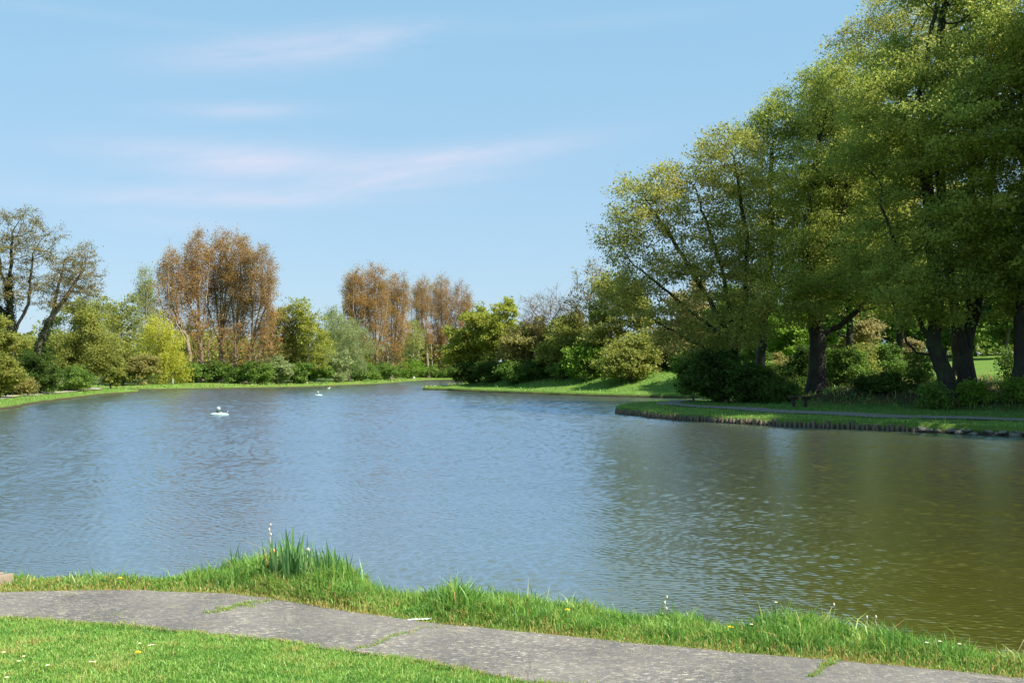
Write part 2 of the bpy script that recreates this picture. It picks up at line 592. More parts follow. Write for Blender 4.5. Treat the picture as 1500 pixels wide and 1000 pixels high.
def mat_ground():
    m, t, out = new_mat("grassy_ground")
    tcn = t.add('ShaderNodeTexCoord')
    P = tcn.outputs['Object']
    n1 = t.noise(0.5, P, 5, 0.6)
    n2 = t.noise(7, P, 5, 0.65)
    n3 = t.noise(45, P, 3, 0.7)
    c = t.mix(t.ramp(n1, [(0.35, 0.0), (0.65, 1.0)]), (0.075, 0.185, 0.022), (0.14, 0.23, 0.035))
    c = t.mix(t.ramp(n2, [(0.42, 0.0), (0.75, 0.9)]), c, (0.20, 0.25, 0.06))
    c = t.mix(t.ramp(n3, [(0.3, 0.55), (0.55, 0.0)]), c, (0.03, 0.07, 0.012))
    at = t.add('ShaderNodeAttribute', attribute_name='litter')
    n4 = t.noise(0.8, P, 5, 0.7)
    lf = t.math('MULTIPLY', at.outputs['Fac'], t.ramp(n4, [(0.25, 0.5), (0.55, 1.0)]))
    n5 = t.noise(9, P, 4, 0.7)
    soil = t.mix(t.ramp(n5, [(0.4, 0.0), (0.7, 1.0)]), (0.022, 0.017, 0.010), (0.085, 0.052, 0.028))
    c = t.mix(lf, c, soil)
    # wet earth at and under the waterline
    sp = t.add('ShaderNodeSeparateXYZ')
    t.link(P, sp.inputs[0])
    wet = t.add('ShaderNodeMapRange')
    wet.inputs['From Min'].default_value = 0.30
    wet.inputs['From Max'].default_value = 0.12
    t.link(sp.outputs[2], wet.inputs['Value'])
    c = t.mix(wet.outputs[0], c, (0.06, 0.048, 0.03))
    b = t.add('ShaderNodeBsdfPrincipled')
    b.inputs['Roughness'].default_value = 0.95
    b.inputs['Specular IOR Level'].default_value = 0.15
    t.link(c, b.inputs['Base Color'])
    bp = t.add('ShaderNodeBump')
    bp.inputs['Distance'].default_value = 0.10
    t.link(t.math('ADD', n2, t.math('MULTIPLY', n3, 0.5)), bp.inputs['Height'])
    t.link(bp.outputs[0], b.inputs['Normal'])
    t.link(b.outputs[0], out.inputs[0])
    return m


# ------------------------------------------------------------------ water
WAVE_SLOPE = 0.118

def build_water():
    m, t, out = new_mat("lake_water")
    geo = t.add('ShaderNodeTexCoord')
    P = geo.outputs['Object']

    def layer(scale, sx, sy, rot, detail=2.0, dist=0.0):
        mp = t.add('ShaderNodeMapping')
        mp.inputs['Scale'].default_value = (sx, sy, 1)
        mp.inputs['Rotation'].default_value = (0, 0, rot)
        t.link(P, mp.inputs[0])
        return t.noise(scale, mp.outputs[0], detail, 0.55, dist)
    fine = layer(4.6, 0.75, 1.25, 0.25, 2.5, 0.4)
    mid = layer(1.5, 0.6, 1.5, -0.15, 2.0, 0.3)
    big = layer(0.35, 0.5, 1.6, 0.1, 2.0)
    wind = t.ramp(layer(0.05, 0.6, 1.6, 0.05, 3.0), [(0.3, 0.55), (0.7, 1.1)])
    h = t.math('ADD', t.math('MULTIPLY', fine, 0.008), t.math('MULTIPLY', mid, 0.006))
    h = t.math('MULTIPLY', h, wind)
    h = t.math('ADD', h, t.math('MULTIPLY', big, 0.004))
    bp = t.add('ShaderNodeBump')
    bp.inputs['Strength'].default_value = 1.0
    bp.inputs['Distance'].default_value = 1.0
    t.link(h, bp.inputs['Height'])
    b = t.add('ShaderNodeBsdfPrincipled')
    n0 = layer(0.06, 1, 1, 0, 3)
    t.link(t.mix(n0, (0.084, 0.078, 0.002), (0.108, 0.098, 0.003)), b.inputs['Base Color'])
    spw = t.add('ShaderNodeSeparateXYZ')
    t.link(P, spw.inputs[0])
    mr = t.add('ShaderNodeMapRange')          # sheltered and smoother near the bank, wind ruffled further out
    for k_, v_ in (('From Min', 14.0), ('From Max', 60.0), ('To Min', 0.16), ('To Max', 0.22)):
        mr.inputs[k_].default_value = v_
    t.link(spw.outputs[1], mr.inputs['Value'])
    t.link(mr.outputs[0], b.inputs['Roughness'])
    b.inputs['IOR'].default_value = 1.333
    t.link(bp.outputs[0], b.inputs['Normal'])
    gl = t.add('ShaderNodeBsdfGlossy')
    gl.inputs[0].default_value = (0.68, 0.80, 0.97, 1)
    t.link(mr.outputs[0], gl.inputs['Roughness'])
    t.link(bp.outputs[0], gl.inputs['Normal'])
    ms = t.add('ShaderNodeMixShader')
    lw = t.add('ShaderNodeLayerWeight')
    t.link(bp.outputs[0], lw.inputs['Normal'])
    mf = t.add('ShaderNodeMapRange')          # steeper looks show more of the murky body, grazing ones mirror the sky
    for k_, v_ in (('From Min', 0.52), ('From Max', 0.90), ('To Min', 0.16), ('To Max', 0.80)):
        mf.inputs[k_].default_value = v_
    t.link(lw.outputs['Facing'], mf.inputs['Value'])
    t.link(mf.outputs[0], ms.inputs[0])
    t.link(b.outputs[0], ms.inputs[1])
    t.link(gl.outputs[0], ms.inputs[2])
    t.link(ms.outputs[0], out.inputs[0])
    # wind ripples are real relief: the mesh is finest by the near bank, and everywhere carries the wave lengths it can hold
    st = 0.0015
    r = np.exp(np.arange(math.log(7.5), math.log(275), st))
    a1 = np.arange(-0.56, 0.56, st)
    a = np.concatenate([-np.linspace(1.5, 0.58, 60), a1, np.linspace(0.58, 1.5, 60)])
    Rr, Aa = np.meshgrid(r, a, indexing='ij')
    x = (Rr * np.sin(Aa)).ravel(); y = (Rr * np.cos(Aa)).ravel()
    cell = (Rr * np.where(np.abs(Aa) < 0.57, st, 0.016)).ravel()
    g = np.random.default_rng(404)
    K = 80
    lam = np.exp(np.linspace(math.log(0.075), math.log(9.0), K)) * np.exp(g.normal(0, 0.05, K))
    th = 1.35 + g.normal(0, 0.55, K)
    ph = g.uniform(0, 2 * PI, K)
    wx = x + 0.25 * np.sin(y * 0.9 + 0.4 * x) + 0.08 * np.sin(x * 3.1 + y * 1.7)
    wy = y + 0.25 * np.sin(x * 0.8 - 0.3 * y) + 0.08 * np.sin(y * 2.7 - x * 2.2)
    h = np.zeros_like(x); en = np.zeros_like(x)
    for k in range(K):
        wgt = sstep(2.6, 4.5, lam[k] / cell) * (1 - 0.97 * sstep(4.5, 10, lam[k] / np.maximum(cell, 0.022)))
        if wgt.max() <= 0:
            continue
        s = 0.8
        kk = 2 * PI / lam[k]
        h += wgt * s / kk * np.sin(kk * (wx * math.cos(th[k]) + wy * math.sin(th[k])) + ph[k])
        en += (wgt * s) ** 2 * 0.5
    gust = 1.0 + 0.22 * np.sin(x * 0.11 + 0.6 * np.sin(y * 0.07)) * np.sin(y * 0.09 + 1.3) + 0.16 * np.sin(x * 0.31 + y * 0.17 + 2) * np.sin(y * 0.35 - x * 0.1)
    shelter = 1 - 0.28 * sstep(-1.5, 5.5, x - 0.1 * y)      # the tall trees keep the wind off the right of the lake
    h *= WAVE_SLOPE / np.sqrt(en + 1e-6) * gust * shelter * sstep(0, 0.02, en)
    nr_, na = len(r), len(a)
    i0 = (np.arange(nr_ - 1)[:, None] * na + np.arange(na - 1)[None]).ravel()
    F = np.stack([i0, i0 + 1, i0 + na + 1, i0 + na], 1)
    o = np_mesh("lake_water", np.column_stack([x, y, h]), [F], m, smooth=True)
    tag(o, kind='structure')


# ------------------------------------------------------------------ paths
def ribbon(name, left, right, zoff, mat, n_across=6):
    """left/right: arrays (n,2)"""
    L, R = np.array(left), np.array(right)
    V = []
    for j in range(n_across + 1):
        f = j / n_across
        V.append(L * (1 - f) + R * f)
    V = np.stack(V, 1).reshape(-1, 2)
    z = land_z(V[:, 0], V[:, 1]) + zoff
    n = len(L)
    k = n_across + 1
    F = [(i * k + j, (i + 1) * k + j, (i + 1) * k + j + 1, i * k + j + 1) for i in range(n - 1) for j in range(n_across)]
    o = np_mesh(name, np.column_stack([V, z]), [np.array(F)], mat, smooth=True)
    tag(o, kind='structure')
    return o


def mat_path():
    m, t, out = new_mat("worn_path")
    tcn = t.add('ShaderNodeTexCoord')
    P = tcn.outputs['Object']
    n1 = t.noise(0.8, P, 5, 0.6)
    n2 = t.noise(9, P, 5, 0.7)
    n3 = t.noise(70, P, 3, 0.7)
    c = t.mix(t.ramp(n1, [(0.35, 0.0), (0.65, 1.0)]), (0.108, 0.099, 0.094), (0.205, 0.184, 0.162))
    c = t.mix(t.ramp(n3, [(0.35, 0.45), (0.6, 0.0)]), c, (0.07, 0.068, 0.066))
    # pale worn flecks lying along the path
    mp = t.add('ShaderNodeMapping')
    mp.inputs['Rotation'].default_value = (0, 0, 0.32)
    mp.inputs['Scale'].default_value = (1, 2.4, 1)
    t.link(P, mp.inputs[0])
    fl = t.noise(13, mp.outputs[0], 4, 0.75, 0.6)
    area = t.noise(1.1, P, 3, 0.6)
    ff = t.math('MULTIPLY', t.ramp(fl, [(0.53, 0.0), (0.63, 1.0)]), t.ramp(area, [(0.35, 0.3), (0.6, 1.0)]))
    c = t.mix(ff, c, (0.42, 0.39, 0.31))
    ds = t.math('MULTIPLY', t.ramp(n2, [(0.5, 0.0), (0.72, 0.7)]), 1.0)
    c = t.mix(ds, c, (0.24, 0.205, 0.145))
    st2 = t.noise(0.33, P, 6, 0.72, 0.8)
    c = t.mix(t.ramp(st2, [(0.44, 0.0), (0.60, 0.38)]), c, (0.10, 0.094, 0.085))
    st3 = t.noise(2.3, P, 6, 0.75, 1.2)
    c = t.mix(t.ramp(st3, [(0.56, 0.0), (0.68, 0.6)]), c, (0.30, 0.27, 0.20))
    # cracks and the weathered joint
    vo = t.add('ShaderNodeTexVoronoi', feature='DISTANCE_TO_EDGE')
    vo.inputs['Scale'].default_value = 0.75
    wv = t.add('ShaderNodeMix', data_type='RGBA')
    wv.inputs[0].default_value = 0.12
    nc = t.add('ShaderNodeTexNoise')
    nc.inputs['Scale'].default_value = 3
    t.link(P, nc.inputs['Vector'])
    t.link(P, wv.inputs[6])
    t.link(nc.outputs['Color'], wv.inputs[7])
    t.link(wv.outputs[2], vo.inputs['Vector'])
    crk = t.ramp(vo.outputs[0], [(0.0, 1.0), (0.012, 0.0)])
    crk = t.math('MULTIPLY', crk, t.ramp(t.noise(0.6, P, 2), [(0.56, 0.0), (0.7, 0.6)]))
    c = t.mix(crk, c, (0.09, 0.085, 0.06))
    b = t.add('ShaderNodeBsdfPrincipled')
    b.inputs['Roughness'].default_value = 0.92
    b.inputs['Specular IOR Level'].default_value = 0.25
    t.link(c, b.inputs['Base Color'])
    bp = t.add('ShaderNodeBump')
    bp.inputs['Distance'].default_value = 0.012
    t.link(t.math('ADD', t.math('MULTIPLY', n3, 0.5), t.math('SUBTRACT', n2, crk)), bp.inputs['Height'])
    t.link(bp.outputs[0], b.inputs['Normal'])
    t.link(b.outputs[0], out.inputs[0])
    return m


def build_paths():
    mp = mat_path()
    xs = np.concatenate([np.arange(-40, -9, 0.5), np.arange(-9, 7, 0.08), np.arange(7, 40, 0.5)])
    r = np.random.default_rng(3)

    def rag(n, amp):
        a = r.normal(0, 1, n + 20)
        kx = np.exp(-np.linspace(-2, 2, 9) ** 2)
        return np.convolve(a, kx / kx.sum(), 'same')[10:10 + n] * amp
    ribbon("lakeside_path", np.stack([xs, near_edge_y(xs) + rag(len(xs), 0.03)], 1),
           np.stack([xs, far_edge_y(xs) + rag(len(xs), 0.035)], 1), 0.006, mp, 10)
    mg = plain_mat("gravel_path", (0.15, 0.14, 0.125), 0.95, 0.25, 3)
    C = np.array([(60, 38), (40, 48), (28, 54.1), (25, 56.3), (21.8, 59), (19.4, 61.8), (17.9, 63.6), (15.8, 67), (14.3, 70.8), (12.9, 74), (12.2, 77.5), (12.8, 82),
                  (15, 86.5), (18.5, 91.5), (25, 96.5), (34, 99)])
    k = np.linspace(0, len(C) - 1, 90)
    C = np.stack([np.interp(k, range(len(C)), C[:, 0]), np.interp(k, range(len(C)), C[:, 1])], 1)
    C[2:-2] = (C[:-4] + C[1:-3] + C[2:-2] + C[3:-1] + C[4:]) / 5
    T = np.gradient(C, axis=0)
    N = np.stack([-T[:, 1], T[:, 0]], 1) / np.linalg.norm(T, axis=1)[:, None]
    ribbon("spit_path", C - N * 0.85, C + N * 0.85, 0.05, mg, 3)
    C = np.array([(-66, 50), (-53, 66), (-46.5, 80), (-46, 84), (-49.5, 100), (-52, 115), (-54.5, 132), (-62, 142)])
    k = np.linspace(0, len(C) - 1, 60)
    C = np.stack([np.interp(k, range(len(C)), C[:, 0]), np.interp(k, range(len(C)), C[:, 1])], 1)
    C[2:-2] = (C[:-4] + C[1:-3] + C[2:-2] + C[3:-1] + C[4:]) / 5
    T = np.gradient(C, axis=0)
    N = np.stack([-T[:, 1], T[:, 0]], 1) / np.linalg.norm(T, axis=1)[:, None]
    ribbon("left_path", C - N * 0.7, C + N * 0.7, 0.05, plain_mat("sandy_path", (0.30, 0.26, 0.18), 0.95, 0.25, 3), 3)


# ------------------------------------------------------------------ tree growing
def norm(a):
    return a / (np.linalg.norm(a, axis=-1, keepdims=True) + 1e-9)


def grow(rng, polys, A, step, kill, trop=(0, 0, 0.0), maxit=160, cap=3, jit=0.08):
    nodes, par = [], []
    for poly in polys:
        poly = [np.array(p, float) for p in poly]
        if nodes:
            d = np.linalg.norm(np.array(nodes) - poly[0], axis=1)
            prev = int(d.argmin())
            poly[0] = nodes[prev]
        else:
            nodes.append(poly[0]); par.append(-1); prev = 0
        for a, b in zip(poly[:-1], poly[1:]):
            L = np.linalg.norm(b - a)
            k = max(1, int(round(L / step)))
            for j in range(1, k + 1):
                p = a + (b - a) * j / k + rng.normal(0, 0.06 * step, 3)
                nodes.append(p); par.append(prev); prev = len(nodes) - 1
    P = np.zeros((20000, 3)); P[:len(nodes)] = nodes
    n = len(nodes)
    par = par[:] + [0] * (20000 - n)
    par = np.array(par)
    cnt = np.zeros(20000, int)
    D = np.linalg.norm(A[:, None, :] - P[None, :n], axis=2)
    near = D.argmin(1); nd = D.min(1)
    alive = np.ones(len(A), bool)
    trop = np.array(trop)
    for it in range(maxit):
        if not alive.any() or n > 17000:
            break
        al = np.where(alive)[0]
        src = near[al]
        ok = cnt[src] < cap
        if not ok.any():
            break
        al, src = al[ok], src[ok]
        dirs = norm(A[al] - P[src])
        us, inv = np.unique(src, return_inverse=True)
        S = np.zeros((len(us), 3))
        np.add.at(S, inv, dirs)
        cN = np.bincount(inv)
        S = norm(norm(S) + trop + rng.normal(0, jit, S.shape))
        # a node pulled evenly from both sides follows its first attractor
        newp = P[us] + S * step
        m = len(us)
        P[n:n + m] = newp
        par[n:n + m] = us
        cnt[us] += 1
        for s in range(0, m, 400):
            nb = newp[s:s + 400]
            D = np.linalg.norm(A[:, None, :] - nb[None], axis=2)
            j = D.argmin(1); dm = D[np.arange(len(A)), j]
            better = dm < nd
            near[better] = n + s + j[better]
            nd[better] = dm[better]
        n += m
        alive &= nd > kill
    return P[:n].copy(), par[:n].copy()


def radii(P, par, r_tip, r_base):
    n = len(P)
    L = np.zeros(n)
    has = np.zeros(n, bool)
    has[par[par >= 0]] = True
    L[~has] = 1
    for i in range(n - 1, 0, -1):
        if par[i] >= 0:
            L[par[i]] += L[i]
    e = max(1.7, math.log(max(L[0], 2)) / math.log(r_base / r_tip))
    R = r_tip * L ** (1 / e)
    R *= r_base / R[0]
    return np.maximum(R, r_tip), L


def tubes(P, par, R, name, mat, parent, minr=0.0, flare=True, twig=None):
    n = len(P)
    ch = np.where(par >= 0)[0]
    d = np.zeros((n, 3))
    d[ch] = norm(P[ch] - P[par[ch]])
    # main child per node
    main = np.full(n, -1)
    order = ch[np.argsort(R[ch])]
    main[par[order]] = order
    nd = d.copy()
    mm = main >= 0
    nd[mm] = norm(d[mm] + d[main[mm]])
    nd[0] = d[main[0]] if main[0] >= 0 else (0, 0, 1)
    Rr = R.copy()
    if flare:
        h = P[:, 2] - P[0, 2]
        Rr = np.where(R > 0.5 * R[0], Rr * (1 + 0.7 * np.exp(-np.maximum(h, 0) / (1.6 * R[0]))), Rr)
    p = par[ch]
    ismain = main[p] == ch
    A, B = P[p], P[ch]
    ra = np.where(ismain, Rr[p], np.minimum(Rr[ch] * 1.15, Rr[p]))
    rb = Rr[ch]
    da = np.where(ismain[:, None], nd[p], d[ch])
    db = nd[ch]
    if twig is not None:
        tA, tB, tr = twig
        A = np.concatenate([A, tA]); B = np.concatenate([B, tB])
        ra = np.concatenate([ra, np.full(len(tA), tr)]); rb = np.concatenate([rb, np.full(len(tA), tr * 0.6)])
        td = norm(tB - tA)
        da = np.concatenate([da, td]); db = np.concatenate([db, td])
    Vs, Fs, off = [], [], 0
    ref = norm(np.array([0.21, 0.93, 0.30]))
    for lo, hi, k in ((0, 0.035, 3), (0.035, 0.12, 5), (0.12, 9, 10)):
        s = (ra >= lo) & (ra < hi)
        if not s.any():
            continue
        ang = np.arange(k) * 2 * PI / k

        def ring(C, D, r):
            u = norm(np.cross(D, ref)); v = np.cross(D, u)
            rr_ = r[:, None, None]
            if k == 10:
                lob = 1 + 0.10 * np.sin(3 * ang + 1.0) + 0.07 * np.sin(5 * ang)
                rr_ = rr_ * lob[None, :, None]
            return C[:, None, :] + rr_ * (u[:, None, :] * np.cos(ang)[None, :, None] + v[:, None, :] * np.sin(ang)[None, :, None])
        V = np.concatenate([ring(A[s], da[s], ra[s]), ring(B[s], db[s], rb[s])], 1).reshape(-1, 3)
        m = s.sum()
        b0 = off + np.arange(m)[:, None] * 2 * k
        i = np.arange(k)[None]
        j = (i + 1) % k
        F = np.stack([b0 + i, b0 + j, b0 + k + j, b0 + k + i], 2).reshape(-1, 4)
        Vs.append(V); Fs.append(F); off += len(V)
    return np_mesh(name, np.concatenate(Vs), Fs, mat, parent, smooth=True)


def leaves(rng, C, size, name, mat, parent, up=0.6, aspect=0.55, hang=0.0, sv=0.3, tint=None):
    n = len(C)
    nr = norm(norm(rng.normal(0, 1, (n, 3))) + np.array([0, 0, up]))
    t = norm(np.cross(nr, rng.normal(0, 1, (n, 3)) + np.array([hang * 3, 0, 0])))
    if hang > 0:
        t = norm(t + np.array([0, 0, -hang * 2.0]))
        nr = norm(np.cross(t, rng.normal(0, 1, (n, 3))))
    b = np.cross(nr, t)
    L = size * np.exp(rng.normal(0, sv, n))[:, None] * 0.5
    Wd = L * aspect
    bend = nr * L * 0.25
    V = np.stack([C - t * L - bend, C + b * Wd, C + t * L - bend, C - b * Wd], 1).reshape(-1, 3)
    F = np.arange(4 * n).reshape(-1, 4)
    tt = rng.random(n) if tint is None else np.clip(tint + rng.normal(0, 0.2, n), 0, 1)
    return np_mesh(name, V, [F], mat, parent, attrs={'tint': ('FACE', tt)})


NLEAF = [0]


def tree(name, label, cat, D, base, ells, trunks=None, r=0.3, n=9000, size=0.3, leaf='olive', bark='brown', natt=500, step=0.8, kill=None,
         pads=(60, 1.6, 0.6), trop=0.0, seed=1, group=None, up=0.6, aspect=0.6, hang=0.0, spread=0.35, twigs=1.0, twl=0.8, tip=0.012,
         ivy=None, depth=1.0, root_shift=0.0, shell=2.4, trunk_name='trunk', cap=3, bare=False, light=None):
    """D distance; base (px); ells [(px, py, rx, ry[, dy])] crown lobes; trunks [[(px,py[,dy])...]] limbs laid out first."""
    rng = np.random.default_rng(seed * 7 + 11)
    for _ in range(60):
        if float(sdist([(base - 750) / 1450.0 * D], [D])[0]) > 3.2:
            break
        D += 1.0
    s = D / 1450.0
    bx = (base - 750) * s
    bz = float(land_z(np.array([bx]), np.array([D]))[0])
    root = empty(name, (bx, D, bz - 0.05))
    o = np.array([bx, D, bz - 0.05])
    tag(root, label, cat, group)

    def loc(px, py, dy=0.0):
        return W(px, py, D) + np.array([0, dy, 0]) - o
    E = []
    for e in ells:
        c = loc(e[0], e[1], e[4] if len(e) > 4 else 0.0)
        E.append((c, np.array([e[2] * s, min(e[2], 1.3 * e[3]) * s * depth, e[3] * s])))
    vol = np.array([np.prod(e[1]) ** (0.72) for e in E]); vol /= vol.sum()
    # leaf pads through the crown, attractors in the pads
    npad, prad, flat = pads
    idx = rng.choice(len(E), npad, p=vol)
    dirs = norm(rng.normal(0, 1, (npad, 3)))
    rad = rng.random(npad) ** (1 / shell)
    PC = np.array([E[i][0] for i in idx]) + dirs * rad[:, None] * np.array([E[i][1] for i in idx]) * 0.93
    pw = np.exp(rng.normal(0, 0.35, npad))
    ai = rng.choice(npad, natt, p=pw / pw.sum())
    A = PC[ai] + norm(rng.normal(0, 1, (natt, 3))) * (rng.random(natt) ** 0.5)[:, None] * np.array([prad, prad, prad * flat])
    A = A[A[:, 2] > 0.15]
    if not trunks:
        c0 = E[0][0]
        polys = [[(0, 0, 0), (c0[0] * 0.5, c0[1] * 0.5, max(0.4, (c0[2] - E[0][1][2]) * 0.9))]]
    else:
        polys = []
        for k, tr in enumerate(trunks):
            pl = [loc(*p) for p in tr]
            if k == 0:
                pl[0] = np.array([0, 0, 0.0])
            polys.append(pl)
    P, par = grow(rng, polys, A, step, kill or step * 0.9, (0, 0, trop), cap=cap)
    R, L = radii(P, par, tip, r)
    thin = np.where(L <= 4)[0]
    thin = thin[thin > 1]
    # twigs
    nt = int(len(thin) * twigs)
    ti = rng.choice(thin, nt)
    par_d = norm(P[ti] - P[np.maximum(par[ti], 0)])
    td = norm(par_d * 0.8 + rng.normal(0, 0.6, (nt, 3)) * np.array([1, 1, 0.6 if flat < 1 else 1.0]) + np.array([0, 0, trop * 1.2 - hang]))
    tl = twl * rng.uniform(0.5, 1.2, nt)
    tA = P[ti]; tB = tA + td * tl[:, None]
    tubes(P, par, R, trunk_name, BM[bark], root, twig=(tA, tB, tip * 0.8))
    if n:
        k1 = int(n * 0.7)
        a = rng.integers(0, nt, k1)
        f = rng.random(k1)[:, None]
        C1 = tA[a] * (1 - f) + tB[a] * f
        b = rng.choice(thin, n - k1)
        C = np.concatenate([C1, P[b]])
        C = C + rng.normal(0, 1, C.shape) * spread * np.array([1, 1, 0.55 if flat < 1 else 1.1])
        if hang:
            C[:, 2] -= np.abs(rng.normal(0, 1, len(C))) * hang * 1.2
        C = C[C[:, 2] > 0.05]
        # each pad has its own shade of green
        pt = rng.random(npad)
        cid = rng.integers(0, npad, len(C))
        dd = np.linalg.norm(C[:, None, :2] * 1.0 - PC[None, :, :2], axis=2) if npad * len(C) < 4e6 else None
        tn = pt[dd.argmin(1)] * 0.6 + 0.2 if dd is not None else rng.random(len(C))
        leaves(rng, C, size, 'crown', LM[leaf], root, up, aspect, hang, tint=tn)
        NLEAF[0] += len(C)
    if ivy:
        m = np.where((R > ivy[0]) & (P[:, 2] < ivy[1]))[0]
        kk = rng.choice(m, ivy[2])
        nb = norm(rng.normal(0, 1, (ivy[2], 3)))
        pp = P[kk] + (P[np.maximum(par[kk], 0)] - P[kk]) * rng.random((ivy[2], 1))
        C = pp + nb * (R[kk] * 1.15 + rng.random(ivy[2]) * 0.25)[:, None]
        leaves(rng, C, max(size * 0.8, 0.14), 'ivy', LM['ivy'], root, 0.3, 0.8)
    return root


def shrub(name, label, D, px, py, rx, ry, leaf, seed, n=5000, size=0.22, group=None, cat='shrub', bark='brown', hang=0.0, depth=1.0, up=0.6, twigs=1.2, by=None, lobes=4):
    """a bush whose leaves reach the ground"""
    rng = np.random.default_rng(seed)
    for _ in range(60):
        if float(sdist([(px - 750) / 1450.0 * D], [D])[0]) > 3.2:
            break
        D += 1.0
    s = D / 1450.0
    gy = 537 + (HC - float(land_z(np.array([(px - 750) * s]), np.array([D]))[0])) / s
    top_ = py - ry
    py, ry = (top_ + gy - 0.5) / 2, max(0.35 * rx, (gy - 0.5 - top_) / 2)
    ells = [(px, py, rx * 0.95, ry * 1.0)]
    n = int(n * 1.7)
    for k in range(lobes):
        a = rng.uniform(0, 2 * PI)
        f = rng.uniform(0.35, 0.6)
        ells.append((px + rx * 0.62 * math.cos(a), py + ry * 0.62 * math.sin(a), rx * f * 0.8, ry * f * 0.8, rng.uniform(-0.4, 0.4) * rx * s))
    tr = []
    for k in range(5):
        a = rng.uniform(-0.6, 0.6)
        tr.append([(px + a * 3, py + ry), (px + a * rx, py + ry * 0.1, rng.uniform(-0.4, 0.4) * rx * s)])
    return tree(name, label, cat, D, px, ells, trunks=tr, r=max(0.06, rx * s * 0.035), n=n, size=size, leaf=leaf, bark=bark,
                natt=int(380 + n * 0.03), step=max(0.35, rx * s * 0.1), pads=(int(45 + rx), max(0.5, rx * s * 0.2), 0.7), seed=seed, group=group,
                hang=hang, spread=max(0.25, rx * s * 0.11), twl=max(0.4, rx * s * 0.14), tip=0.008, depth=depth, up=up, twigs=twigs, trunk_name='stems', shell=1.8)


build_ground()
print("ground", round(time.time() - T00, 1))
build_water()
build_paths()
print("setting", round(time.time() - T00, 1))

